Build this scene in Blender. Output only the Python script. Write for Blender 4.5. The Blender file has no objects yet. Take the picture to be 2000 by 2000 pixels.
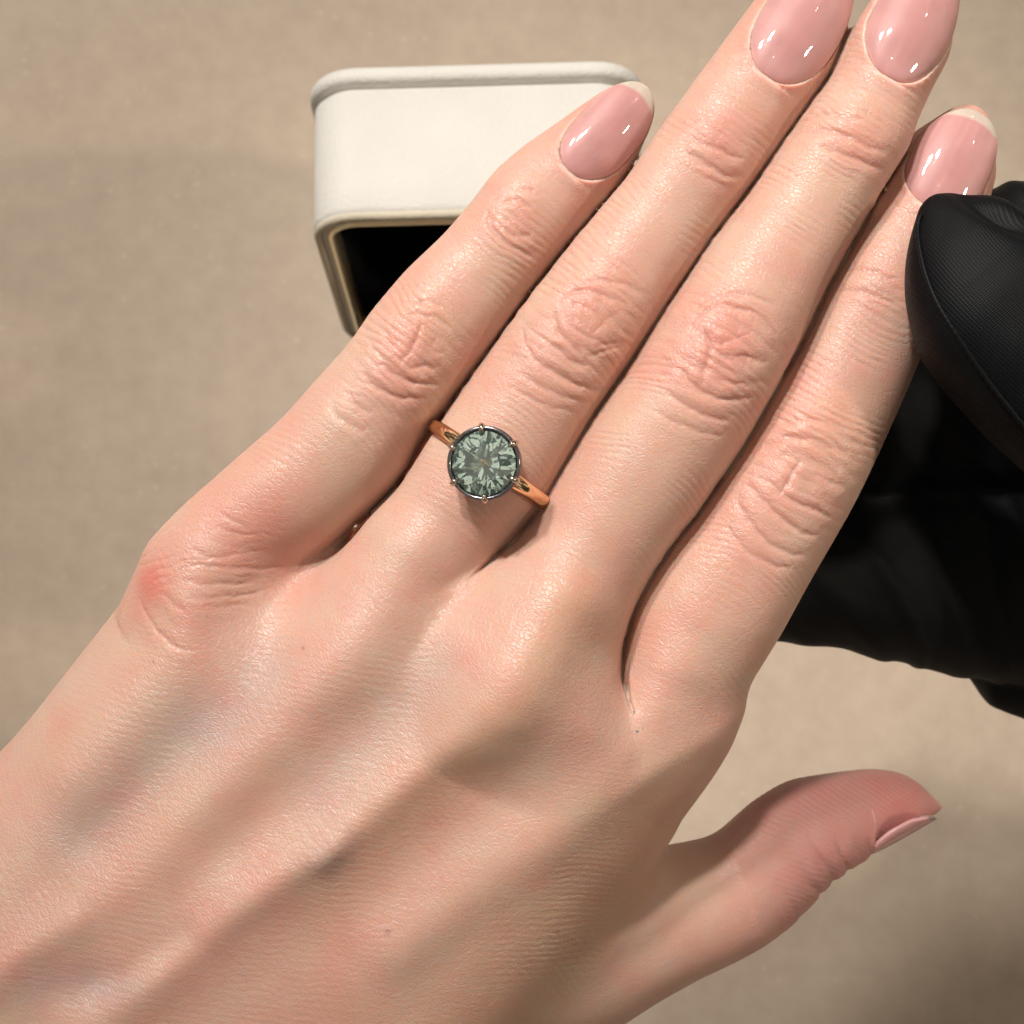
import bpy, bmesh, math
import numpy as np
from mathutils import Vector, Matrix

# ------------------------------------------------------------------ camera, world, lamps, exposure
scene = bpy.context.scene
F_PX, D_MM = 2900.0, 171.0           # focal length in photo pixels, distance camera - back of the hand (mm)
PITCH = math.radians(4.0)
CAM_Z = 0.322
cam_data = bpy.data.cameras.new('camera')
cam = bpy.data.objects.new('camera', cam_data)
scene.collection.objects.link(cam)
cam.location = (0.0, 0.0, CAM_Z)
cam.rotation_euler = (PITCH, 0, 0)
cam_data.sensor_width = 36.0
cam_data.lens = F_PX / 2000.0 * 36.0
cam_data.clip_start = 0.01
cam_data.clip_end = 50.0
cam_data.dof.use_dof = True
cam_data.dof.focus_distance = (D_MM - 4.0) / 1000.0
cam_data.dof.aperture_fstop = cam_data.lens / 1.1
scene.camera = cam

CR = Matrix.Rotation(PITCH, 3, 'X')          # camera basis in the world
CAMR = np.array(CR)
CAMT = np.array(cam.location)

world = bpy.data.worlds.new('World')
scene.world = world
world.use_nodes = True
wb = world.node_tree.nodes['Background']
# made-up surroundings: random dark and bright cells, added for contrast in the gem
wt = world.node_tree
w_tc = wt.nodes.new('ShaderNodeTexCoord')
w_no = wt.nodes.new('ShaderNodeTexVoronoi'); w_no.inputs['Scale'].default_value = 6.5
wt.links.new(w_tc.outputs['Generated'], w_no.inputs['Vector'])
w_sp = wt.nodes.new('ShaderNodeSeparateColor'); wt.links.new(w_no.outputs['Color'], w_sp.inputs[0])
w_cr = wt.nodes.new('ShaderNodeValToRGB'); wt.links.new(w_sp.outputs[0], w_cr.inputs[0])
w_el = w_cr.color_ramp.elements
w_el[0].position = 0.25; w_el[0].color = (0.15, 0.11, 0.08, 1)
w_el[1].position = 0.9; w_el[1].color = (4.8, 4.2, 3.4, 1)
w_e2 = w_el.new(0.68); w_e2.color = (0.42, 0.33, 0.24, 1)
wt.links.new(w_cr.outputs[0], wb.inputs[0])
wb.inputs[1].default_value = 0.19

def lamp(name, direction, dist, size, power, color, target=(0, 0, 0.15)):
    ld = bpy.data.lights.new(name, 'AREA')
    ld.shape = 'DISK'
    ld.size = size
    ld.energy = power
    ld.color = color
    o = bpy.data.objects.new(name, ld)
    d = Vector(direction).normalized()
    o.location = Vector(target) + d * dist
    o.rotation_euler = (-d).to_track_quat('-Z', 'Y').to_euler()
    scene.collection.objects.link(o)
    return o

lamp('ceiling_spot', (-0.54, 0.86, 0.92), 1.3, 0.11, 12.6, (1.0, 0.955, 0.905))
spot_d = lamp('ceiling_spot', (-0.34, 0.74, 1.0), 1.3, 0.0, 0.0, (1, 1, 1), target=(0.075, -0.035, 0.0))
sl = bpy.data.lights.new('ceiling_spot', 'SPOT')
sl.energy = 48.0; sl.color = (1.0, 0.95, 0.89); sl.spot_size = math.radians(17); sl.spot_blend = 1.0; sl.shadow_soft_size = 0.04
spot_d.data = sl
case_d = lamp('display_spot', (1.0, -0.06, 0.92), 1.2, 0.0, 0.0, (1, 1, 1), target=(-0.045, 0.045, 0.0))
sl2 = bpy.data.lights.new('display_spot', 'SPOT')
sl2.energy = 18.0; sl2.color = (1.0, 0.86, 0.70); sl2.spot_size = math.radians(13); sl2.spot_blend = 1.0; sl2.shadow_soft_size = 0.035
case_d.data = sl2

for k, (dx, dy, dz) in enumerate(((-1.1, 0.5, 1.0), (0.35, 0.95, 1.0), (-0.1, -0.75, 1.0), (0.75, 0.55, 1.1), (-0.8, -0.5, 1.0), (0.05, 0.28, 1.0))):
    lamp('added_sparkle_lamp', (dx, dy, dz), 1.9, 0.035, 0.5, (1.0, 0.93, 0.85))  # extra unseen lamps, added for glints on the gem facets

scene.view_settings.view_transform = 'Standard'
scene.view_settings.look = 'None'
scene.view_settings.exposure = 0.0
scene.view_settings.gamma = 1.0
scene.render.engine = 'CYCLES'
scene.cycles.use_denoising = True
scene.cycles.max_bounces = 12
scene.cycles.diffuse_bounces = 3
scene.cycles.glossy_bounces = 4
scene.cycles.use_adaptive_sampling = True
scene.cycles.adaptive_threshold = 0.025
scene.cycles.transmission_bounces = 12
scene.cycles.sample_clamp_indirect = 6.0

# ------------------------------------------------------------------ helpers
def hand_to_world(P):
    """local hand frame (mm: right, up, towards the camera) -> world metres"""
    Q = np.array(P, dtype=np.float64).copy()
    Q[..., 2] -= D_MM
    return Q @ CAMR.T * 0.001 + CAMT

HAND_M = Matrix.Translation(Vector(cam.location)) @ CR.to_4x4() @ Matrix.Translation((0, 0, -D_MM * 0.001))

def px(x, y, w=0.0):
    k = (D_MM - w) / F_PX
    return np.array([(x - 1000.0) * k, (1000.0 - y) * k, w])

def px_on_plane(x, y, z):
    """the point of the level plane at height z that a photo pixel shows"""
    r = CAMR @ np.array([(x - 1000.0) / F_PX, (1000.0 - y) / F_PX, -1.0])
    return CAMT + r * ((z - CAMT[2]) / r[2])

def sstep(x, a, b):
    t = np.clip((x - a) / (b - a), 0, 1)
    return t * t * (3 - 2 * t)

def hash2(ix, iy, seed):
    h = (ix.astype(np.int64) * 374761393 + iy.astype(np.int64) * 668265263 + seed * 2147483647) & 0xFFFFFFFF
    h = ((h ^ (h >> 13)) * 1274126177) & 0xFFFFFFFF
    h = h ^ (h >> 16)
    return h.astype(np.float64) / 2147483648.0 - 1.0

def noise2(x, y, seed=1):
    xi = np.floor(x); yi = np.floor(y)
    fx = x - xi; fy = y - yi
    fx = fx * fx * fx * (fx * (fx * 6 - 15) + 10)
    fy = fy * fy * fy * (fy * (fy * 6 - 15) + 10)
    a = hash2(xi, yi, seed); b = hash2(xi + 1, yi, seed)
    c = hash2(xi, yi + 1, seed); d = hash2(xi + 1, yi + 1, seed)
    return (a + (b - a) * fx) * (1 - fy) + (c + (d - c) * fx) * fy

def fbm2(x, y, seed=1, oct=3):
    r = 0; amp = 1.0; tot = 0
    for k in range(oct):
        r = r + amp * noise2(x * 2 ** k + 17.3 * k, y * 2 ** k - 9.1 * k, seed + k)
        tot += amp; amp *= 0.5
    return r / tot

def link(o, parent=None):
    scene.collection.objects.link(o)
    if parent is not None:
        o.parent = parent
        o.matrix_parent_inverse = parent.matrix_world.inverted()
    return o

def tag(o, label=None, cat=None, kind=None, group=None):
    if label: o['label'] = label
    if cat: o['category'] = cat
    if kind: o['kind'] = kind
    if group: o['group'] = group
    return o

def mesh_np(name, V, T, smooth=True):
    me = bpy.data.meshes.new(name)
    V = np.ascontiguousarray(V, dtype=np.float32); T = np.ascontiguousarray(T, dtype=np.int32)
    me.vertices.add(len(V)); me.vertices.foreach_set('co', V.ravel())
    n = T.shape[1]
    me.loops.add(T.size); me.loops.foreach_set('vertex_index', T.ravel())
    me.polygons.add(len(T))
    me.polygons.foreach_set('loop_start', np.arange(0, T.size, n, dtype=np.int32))
    me.polygons.foreach_set('use_smooth', np.full(len(T), smooth))
    me.update(calc_edges=True)
    return me

def add_color(me, name, C):
    a = me.attributes.new(name, 'FLOAT_COLOR', 'POINT')
    C4 = np.ones((len(C), 4), dtype=np.float32); C4[:, :3] = C
    a.data.foreach_set('color', C4.ravel())

def add_vec(me, name, V):
    a = me.attributes.new(name, 'FLOAT_VECTOR', 'POINT')
    a.data.foreach_set('vector', np.ascontiguousarray(V, dtype=np.float32).ravel())

def mesh_py(name, verts, faces, mat, parent=None, smooth=True):
    me = bpy.data.meshes.new(name)
    me.from_pydata([tuple(v) for v in verts], [], faces)
    bm = bmesh.new(); bm.from_mesh(me)
    bmesh.ops.recalc_face_normals(bm, faces=bm.faces)
    bm.to_mesh(me); bm.free()
    me.polygons.foreach_set('use_smooth', [smooth] * len(me.polygons))
    me.materials.append(mat)
    o = bpy.data.objects.new(name, me)
    return link(o, parent)

# ------------------------------------------------------------------ materials
def new_mat(name):
    m = bpy.data.materials.new(name)
    m.use_nodes = True
    nt = m.node_tree
    return m, nt, nt.nodes['Principled BSDF']

def N(nt, t, **kw):
    n = nt.nodes.new(t)
    for k, v in kw.items():
        if k.startswith('i_'):
            n.inputs[int(k[2:])].default_value = v
        else:
            setattr(n, k, v)
    return n

def skin_material():
    m, nt, b = new_mat('skin')
    L = nt.links
    col = N(nt, 'ShaderNodeAttribute', attribute_name='Col')
    L.new(col.outputs['Color'], b.inputs['Base Color'])
    b.inputs['Subsurface Weight'].default_value = 1.0
    b.inputs['Subsurface Radius'].default_value = (1.0, 0.32, 0.17)
    b.inputs['Subsurface Scale'].default_value = 0.0013
    b.inputs['Subsurface Anisotropy'].default_value = 0.0
    b.inputs['IOR'].default_value = 1.42
    uv = N(nt, 'ShaderNodeAttribute', attribute_name='flow')
    # fine polygonal skin relief: cells stretched across the flow
    mp = N(nt, 'ShaderNodeMapping'); mp.inputs['Scale'].default_value = (1.5, 1.2, 1.2)
    L.new(uv.outputs['Vector'], mp.inputs['Vector'])
    wn = N(nt, 'ShaderNodeTexNoise'); wn.inputs['Scale'].default_value = 0.6; wn.inputs['Detail'].default_value = 2
    L.new(mp.outputs[0], wn.inputs['Vector'])
    vm = N(nt, 'ShaderNodeMixRGB', blend_type='ADD'); vm.inputs[0].default_value = 0.9
    L.new(mp.outputs[0], vm.inputs[1]); L.new(wn.outputs['Color'], vm.inputs[2])
    vo = N(nt, 'ShaderNodeTexVoronoi', feature='DISTANCE_TO_EDGE'); vo.inputs['Scale'].default_value = 1.7
    L.new(vm.outputs[0], vo.inputs['Vector'])
    mr = N(nt, 'ShaderNodeMapRange'); mr.inputs['From Max'].default_value = 0.16
    L.new(vo.outputs['Distance'], mr.inputs['Value'])
    n2 = N(nt, 'ShaderNodeTexNoise'); n2.inputs['Scale'].default_value = 3.2; n2.inputs['Detail'].default_value = 3
    L.new(mp.outputs[0], n2.inputs['Vector'])
    ad = N(nt, 'ShaderNodeMath', operation='MULTIPLY_ADD'); ad.inputs[1].default_value = 1.0
    L.new(n2.outputs['Fac'], ad.inputs[0]); L.new(mr.outputs[0], ad.inputs[2])
    bp = N(nt, 'ShaderNodeBump'); bp.inputs['Strength'].default_value = 0.65; bp.inputs['Distance'].default_value = 0.00004
    L.new(ad.outputs[0], bp.inputs['Height'])
    L.new(bp.outputs[0], b.inputs['Normal'])
    rn = N(nt, 'ShaderNodeTexNoise'); rn.inputs['Scale'].default_value = 0.25; rn.inputs['Detail'].default_value = 3
    L.new(uv.outputs['Vector'], rn.inputs['Vector'])
    rr = N(nt, 'ShaderNodeMapRange'); rr.inputs['To Min'].default_value = 0.35; rr.inputs['To Max'].default_value = 0.50
    L.new(rn.outputs['Fac'], rr.inputs['Value']); L.new(rr.outputs[0], b.inputs['Roughness'])
    b.inputs['Specular IOR Level'].default_value = 0.6
    return m

def nail_material():
    m, nt, b = new_mat('fingernail')
    col = N(nt, 'ShaderNodeAttribute', attribute_name='Col')
    nt.links.new(col.outputs['Color'], b.inputs['Base Color'])
    nt.links.new(col.outputs['Alpha'], b.inputs['Transmission Weight'])
    b.inputs['Roughness'].default_value = 0.4
    b.inputs['Specular IOR Level'].default_value = 0.15
    b.inputs['Subsurface Weight'].default_value = 0.6
    b.inputs['Subsurface Radius'].default_value = (1.0, 0.5, 0.4)
    b.inputs['Subsurface Scale'].default_value = 0.0006
    b.inputs['Coat Weight'].default_value = 1.0
    b.inputs['Coat Roughness'].default_value = 0.03
    tc = N(nt, 'ShaderNodeTexCoord')
    n2 = N(nt, 'ShaderNodeTexNoise'); n2.inputs['Scale'].default_value = 500; n2.inputs['Detail'].default_value = 1
    nt.links.new(tc.outputs['Object'], n2.inputs['Vector'])
    bp = N(nt, 'ShaderNodeBump'); bp.inputs['Strength'].default_value = 0.25; bp.inputs['Distance'].default_value = 0.0002
    nt.links.new(n2.outputs['Fac'], bp.inputs['Height']); nt.links.new(bp.outputs[0], b.inputs['Coat Normal'])
    return m

def metal_material(name, col, rough):
    m, nt, b = new_mat(name)
    b.inputs['Base Color'].default_value = (*col, 1)
    b.inputs['Metallic'].default_value = 1.0
    n = N(nt, 'ShaderNodeTexNoise'); n.inputs['Scale'].default_value = 900; n.inputs['Detail'].default_value = 2
    r = N(nt, 'ShaderNodeMapRange'); r.inputs['To Min'].default_value = rough * 0.7; r.inputs['To Max'].default_value = rough * 1.4
    nt.links.new(n.outputs['Fac'], r.inputs['Value']); nt.links.new(r.outputs[0], b.inputs['Roughness'])
    return m

def gem_material():
    m, nt, b = new_mat('green_grey_gemstone')
    b.inputs['Base Color'].default_value = (0.62, 0.81, 0.76, 1)
    b.inputs['Transmission Weight'].default_value = 0.95
    b.inputs['Roughness'].default_value = 0.0
    b.inputs['IOR'].default_value = 1.77
    return m

def fabric_material(name, col, col2, scale, bump, rough, sheen=0.0, spec=0.3):
    m, nt, b = new_mat(name)
    L = nt.links
    tc = N(nt, 'ShaderNodeTexCoord')
    n = N(nt, 'ShaderNodeTexNoise'); n.inputs['Scale'].default_value = scale * 0.07; n.inputs['Detail'].default_value = 5
    L.new(tc.outputs['Object'], n.inputs['Vector'])
    mx = N(nt, 'ShaderNodeMixRGB'); mx.inputs[1].default_value = (*col, 1); mx.inputs[2].default_value = (*col2, 1)
    L.new(n.outputs['Fac'], mx.inputs[0]); L.new(mx.outputs[0], b.inputs['Base Color'])
    f = N(nt, 'ShaderNodeTexNoise'); f.inputs['Scale'].default_value = scale; f.inputs['Detail'].default_value = 3
    L.new(tc.outputs['Object'], f.inputs['Vector'])
    bp = N(nt, 'ShaderNodeBump'); bp.inputs['Strength'].default_value = bump; bp.inputs['Distance'].default_value = 0.0002
    L.new(f.outputs['Fac'], bp.inputs['Height']); L.new(bp.outputs[0], b.inputs['Normal'])
    b.inputs['Roughness'].default_value = rough
    b.inputs['Sheen Weight'].default_value = sheen
    b.inputs['Specular IOR Level'].default_value = spec
    return m

def glove_material():
    m, nt, b = new_mat('black_glove_fabric')
    L = nt.links
    uv = N(nt, 'ShaderNodeAttribute', attribute_name='flow')
    w1 = N(nt, 'ShaderNodeTexWave', wave_type='BANDS', bands_direction='X'); w1.inputs['Scale'].default_value = 1.25; w1.inputs['Distortion'].default_value = 0.4
    w2 = N(nt, 'ShaderNodeTexWave', wave_type='BANDS', bands_direction='Y'); w2.inputs['Scale'].default_value = 0.9; w2.inputs['Distortion'].default_value = 0.4
    L.new(uv.outputs['Vector'], w1.inputs['Vector']); L.new(uv.outputs['Vector'], w2.inputs['Vector'])
    mu = N(nt, 'ShaderNodeMath', operation='MULTIPLY'); L.new(w1.outputs['Fac'], mu.inputs[0]); L.new(w2.outputs['Fac'], mu.inputs[1])
    bp = N(nt, 'ShaderNodeBump'); bp.inputs['Strength'].default_value = 0.28; bp.inputs['Distance'].default_value = 0.0002
    L.new(mu.outputs[0], bp.inputs['Height']); L.new(bp.outputs[0], b.inputs['Normal'])
    b.inputs['Base Color'].default_value = (0.0016, 0.0020, 0.0028, 1)
    b.inputs['Roughness'].default_value = 0.55
    b.inputs['Sheen Weight'].default_value = 0.02
    b.inputs['Sheen Roughness'].default_value = 0.4
    b.inputs['Specular IOR Level'].default_value = 0.13
    return m

def table_material():
    m, nt, b = new_mat('taupe_tabletop')
    L = nt.links
    tc = N(nt, 'ShaderNodeTexCoord')
    n = N(nt, 'ShaderNodeTexNoise'); n.inputs['Scale'].default_value = 190; n.inputs['Detail'].default_value = 6; n.inputs['Roughness'].default_value = 0.62
    n0 = N(nt, 'ShaderNodeTexNoise'); n0.inputs['Scale'].default_value = 35; n0.inputs['Detail'].default_value = 3
    v = N(nt, 'ShaderNodeTexVoronoi'); v.inputs['Scale'].default_value = 260
    for q in (n, n0, v): L.new(tc.outputs['Object'], q.inputs['Vector'])
    cr = N(nt, 'ShaderNodeValToRGB')
    cr.color_ramp.elements[0].position = 0.3; cr.color_ramp.elements[0].color = (0.388, 0.308, 0.238, 1)
    cr.color_ramp.elements[1].position = 0.72; cr.color_ramp.elements[1].color = (0.488, 0.396, 0.308, 1)
    ad = N(nt, 'ShaderNodeMath', operation='MULTIPLY_ADD'); ad.inputs[1].default_value = 0.45
    L.new(n0.outputs['Fac'], ad.inputs[0]); 
    mu = N(nt, 'ShaderNodeMath', operation='MULTIPLY'); mu.inputs[1].default_value = 0.55
    L.new(n.outputs['Fac'], mu.inputs[0]); L.new(mu.outputs[0], ad.inputs[2])
    L.new(ad.outputs[0], cr.inputs[0])
    # pale flecks
    fl = N(nt, 'ShaderNodeMapRange'); fl.inputs['From Min'].default_value = 0.20; fl.inputs['From Max'].default_value = 0.05
    L.new(v.outputs['Distance'], fl.inputs['Value'])
    sel = N(nt, 'ShaderNodeMath', operation='GREATER_THAN'); sel.inputs[1].default_value = 0.72
    sp = N(nt, 'ShaderNodeSeparateColor'); L.new(v.outputs['Color'], sp.inputs[0]); L.new(sp.outputs[0], sel.inputs[0])
    fm = N(nt, 'ShaderNodeMath', operation='MULTIPLY'); L.new(fl.outputs[0], fm.inputs[0]); L.new(sel.outputs[0], fm.inputs[1])
    fs = N(nt, 'ShaderNodeMath', operation='MULTIPLY'); fs.inputs[1].default_value = 0.35; L.new(fm.outputs[0], fs.inputs[0])
    mx = N(nt, 'ShaderNodeMixRGB'); mx.inputs[2].default_value = (0.58, 0.48, 0.38, 1)
    L.new(fs.outputs[0], mx.inputs[0]); L.new(cr.outputs[0], mx.inputs[1])
    L.new(mx.outputs[0], b.inputs['Base Color'])
    b.inputs['Roughness'].default_value = 0.6
    b.inputs['Specular IOR Level'].default_value = 0.3
    bp = N(nt, 'ShaderNodeBump'); bp.inputs['Strength'].default_value = 0.3; bp.inputs['Distance'].default_value = 0.0003
    L.new(n.outputs['Fac'], bp.inputs['Height']); L.new(bp.outputs[0], b.inputs['Normal'])
    return m

M_SKIN = skin_material(); M_NAIL = nail_material()
M_GOLD = metal_material('polished_gold', (0.90, 0.62, 0.38), 0.10)
M_DARK = metal_material('blackened_silver', (0.24, 0.23, 0.24), 0.2)
M_PRONG = metal_material('bright_prong_metal', (0.62, 0.52, 0.44), 0.10)
M_GEM = gem_material()
M_CREAM = fabric_material('cream_leatherette', (0.47, 0.455, 0.42), (0.53, 0.515, 0.48), 1500, 0.8, 0.6, 0.0, 0.3)
M_EDGE = fabric_material('raw_cream_edge', (0.42, 0.38, 0.29), (0.52, 0.47, 0.37), 2400, 0.8, 0.85)
M_TRIM = metal_material('gold_trim', (0.86, 0.77, 0.54), 0.32)
M_LINING = fabric_material('black_velvet_lining', (0.004, 0.004, 0.005), (0.007, 0.007, 0.009), 3000, 0.6, 0.9, 0.0, 0.1)
M_GLOVE = glove_material()
M_TABLE = table_material()

# ------------------------------------------------------------------ table top
bm = bmesh.new()
bmesh.ops.create_grid(bm, x_segments=8, y_segments=8, size=0.8)
for v in bm.verts: v.co.z = 0
me = bpy.data.meshes.new('table_top'); bm.to_mesh(me); bm.free()
me.materials.append(M_TABLE)
tag(link(bpy.data.objects.new('table_top', me)), kind='structure')

# ------------------------------------------------------------------ implicit solids
class Limb:
    """a limb of elliptical section along a straight reference axis, its edges following traced outlines"""
    def __init__(s, A, B, left, right, wc, ratio=0.86, cap=9.0, expo=2.05, wm=None, pad=(0.0, 0.0), ratio_tip=None, start=9.0):
        ts, ws = zip(*wc)
        wm = float(np.mean(ws)) if wm is None else wm
        A_, B_ = np.array(A, float), np.array(B, float); AB = B_ - A_
        def w_at(x, y):
            return float(np.interp(np.clip(((np.array([x, y]) - A_) @ AB) / (AB @ AB), 0, 1), ts, ws))
        a = px(*A, ws[0])[:2]; b = px(*B, ws[-1])[:2]
        s.A = a; s.len = float(np.hypot(*(b - a))); s.d = (b - a) / s.len
        s.n = np.array([s.d[1], -s.d[0]])
        tt = np.arange(-6.0, s.len + 2.0, 0.1)
        def edge(E, p):
            P = np.array([px(x, y, w_at(x, y))[:2] for x, y in E]) - a
            t = P @ s.d; q = P @ s.n
            o = np.argsort(t)
            e = np.interp(tt, t[o], q[o]) + p
            k = np.exp(-0.5 * (np.arange(-40, 41) / 10.0) ** 2); k /= k.sum()
            return np.convolve(np.pad(e, 40, mode='edge'), k, mode='valid')
        l = edge(left, pad[0]); r = edge(right, pad[1])
        l, r = np.minimum(l, r), np.maximum(l, r)
        s.tt = tt
        s.c = (l + r) / 2
        half = (r - l) / 2
        x = np.clip((tt - (s.len - cap)) / cap, 0, 1)
        capf = np.sqrt(np.clip(1 - x ** 2.3, 0, 1))
        x0 = np.clip((start - tt) / (start + 5.0), 0, 1)
        capf = capf * np.sqrt(np.clip(1 - x0 ** 2, 0, 1))
        s.a = np.maximum(half * capf, 0.05)
        rt = ratio if ratio_tip is None else ratio + (ratio_tip - ratio) * sstep(tt, s.len - 26, s.len - 6)
        s.b = np.maximum(half * rt * capf, 0.05)
        s.wc = np.interp(tt / s.len, ts, ws)
        s.half = half
        s.expo = expo
    def at(s, t):
        return [np.interp(t, s.tt, q) for q in (s.c, s.a, s.b, s.wc)]
    def ts(s, P):
        q0 = P[:, 0] - s.A[0]; q1 = P[:, 1] - s.A[1]
        return q0 * s.d[0] + q1 * s.d[1], q0 * s.n[0] + q1 * s.n[1]
    def f(s, P):
        t, q = s.ts(P)
        c, a, b, w = s.at(t)
        e = s.expo
        F = ((np.abs((q - c) / a) ** e + np.abs((P[:, 2] - w) / b) ** e) ** (1 / e) - 1) * np.minimum(a, b)
        F = np.where(np.minimum(a, b) < 0.4, np.hypot(q - c, P[:, 2] - w), F)
        return np.maximum(F, np.maximum(t - s.len, -t - 4.0))
    def local(s, t, q, w):
        xy = s.A + np.outer(np.atleast_1d(t), s.d) + np.outer(np.atleast_1d(q), s.n)
        return np.column_stack([xy, np.broadcast_to(w, len(xy))])

def smin(a, b, k):
    h = np.clip(0.5 + 0.5 * (b - a) / k, 0, 1)
    return b + (a - b) * h - k * h * (1 - h)

def surface_nets(F, org, h):
    nx, ny, nz = F.shape
    neg = F < 0
    c = neg[:-1, :-1, :-1].astype(np.int8)
    cnt = np.zeros_like(c)
    offs = [(i, j, k) for i in (0, 1) for j in (0, 1) for k in (0, 1)]
    for i, j, k in offs:
        cnt += neg[i:nx - 1 + i, j:ny - 1 + j, k:nz - 1 + k]
    act = np.argwhere((cnt > 0) & (cnt < 8))
    idx = np.full(c.shape, -1, dtype=np.int32)
    idx[act[:, 0], act[:, 1], act[:, 2]] = np.arange(len(act))
    acc = np.zeros((len(act), 3)); num = np.zeros(len(act))
    for ax in range(3):
        for u in (0, 1):
            for v in (0, 1):
                o0 = [0, 0, 0]; oth = [q for q in range(3) if q != ax]
                o0[oth[0]] = u; o0[oth[1]] = v
                o1 = list(o0); o1[ax] = 1
                p0 = act + o0; p1 = act + o1
                f0 = F[p0[:, 0], p0[:, 1], p0[:, 2]]; f1 = F[p1[:, 0], p1[:, 1], p1[:, 2]]
                m = (f0 < 0) != (f1 < 0)
                tt = np.where(m, f0 / np.where(m, f0 - f1, 1), 0)
                pos = np.array(o0)[None, :] + np.zeros((len(act), 3)); pos[:, ax] += tt
                acc[m] += pos[m]; num[m] += 1
    V = org + h * (act + acc / num[:, None])
    tris = []
    for ax in range(3):
        a1, a2 = (ax + 1) % 3, (ax + 2) % 3
        sl0 = [slice(None)] * 3; sl1 = [slice(None)] * 3
        sl0[ax] = slice(0, -1); sl1[ax] = slice(1, None)
        s0 = neg[tuple(sl0)]; s1 = neg[tuple(sl1)]
        e = np.argwhere(s0 != s1)
        e = e[(e[:, a1] > 0) & (e[:, a2] > 0) & (e[:, a1] < F.shape[a1] - 1) & (e[:, a2] < F.shape[a2] - 1)]
        inside = s0[e[:, 0], e[:, 1], e[:, 2]]
        q = []
        for d1, d2 in ((-1, -1), (0, -1), (0, 0), (-1, 0)):
            p = e.copy(); p[:, a1] += d1; p[:, a2] += d2
            q.append(idx[p[:, 0], p[:, 1], p[:, 2]])
        q = np.stack(q, 1)
        q[~inside] = q[~inside][:, ::-1]
        tris.append(q[:, [0, 1, 2]]); tris.append(q[:, [0, 2, 3]])
    return V, np.concatenate(tris)

def grad(f, P, e=0.12):
    k = np.array([[1, -1, -1], [-1, -1, 1], [-1, 1, -1], [1, 1, 1]], dtype=float)
    g = np.zeros_like(P)
    for r in k:
        g += f(P + e * r)[:, None] * r
    return g / (4 * e)

def project(f, V, it=2, lim=0.5):
    for _ in range(it):
        F = f(V); g = grad(f, V)
        st = F[:, None] * g / np.maximum((g * g).sum(1), 0.05)[:, None]
        ln = np.linalg.norm(st, axis=1, keepdims=True)
        V = V - st * np.minimum(1, lim / np.maximum(ln, 1e-9))
    return V

def subdivide(V, T, mark):
    """split every edge whose two ends are marked (red-green, no cracks)"""
    E = np.concatenate([T[:, [0, 1]], T[:, [1, 2]], T[:, [2, 0]]])
    Es = np.sort(E, axis=1)
    key = Es[:, 0].astype(np.int64) * len(V) + Es[:, 1]
    uq, inv = np.unique(key, return_inverse=True)
    a = (uq // len(V)).astype(np.int64); b = (uq % len(V)).astype(np.int64)
    sp = mark[a] & mark[b]
    mid = np.full(len(uq), -1, dtype=np.int64)
    mid[sp] = len(V) + np.arange(sp.sum())
    NV = np.concatenate([V, (V[a[sp]] + V[b[sp]]) / 2])
    m = mid[inv].reshape(3, -1).T            # mids of edges 01, 12, 20
    out = []
    code = (m[:, 0] >= 0) * 1 + (m[:, 1] >= 0) * 2 + (m[:, 2] >= 0) * 4
    out.append(T[code == 0])
    f = code == 7
    t, q = T[f], m[f]
    out += [np.stack([t[:, 0], q[:, 0], q[:, 2]], 1), np.stack([q[:, 0], t[:, 1], q[:, 1]], 1),
            np.stack([q[:, 2], q[:, 1], t[:, 2]], 1), q]
    for r in range(3):
        one = code == (1 << r)
        t = np.roll(T[one], -r, axis=1); q = np.roll(m[one], -r, axis=1)
        out += [np.stack([t[:, 0], q[:, 0], t[:, 2]], 1), np.stack([q[:, 0], t[:, 1], t[:, 2]], 1)]
        two = code == ((1 << r) | (1 << ((r + 1) % 3)))
        t = np.roll(T[two], -r, axis=1); q = np.roll(m[two], -r, axis=1)
        out += [np.stack([q[:, 0], t[:, 1], q[:, 1]], 1), np.stack([t[:, 0], q[:, 0], q[:, 1]], 1),
                np.stack([t[:, 0], q[:, 1], t[:, 2]], 1)]
    return NV, np.concatenate(out).astype(np.int64)

def vnormals(V, T):
    fn = np.cross(V[T[:, 1]] - V[T[:, 0]], V[T[:, 2]] - V[T[:, 0]])
    n = np.zeros_like(V)
    for k in range(3):
        for ax in range(3):
            n[:, ax] += np.bincount(T[:, k], weights=fn[:, ax], minlength=len(V))
    return n / np.maximum(np.linalg.norm(n, axis=1, keepdims=True), 1e-12)

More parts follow.
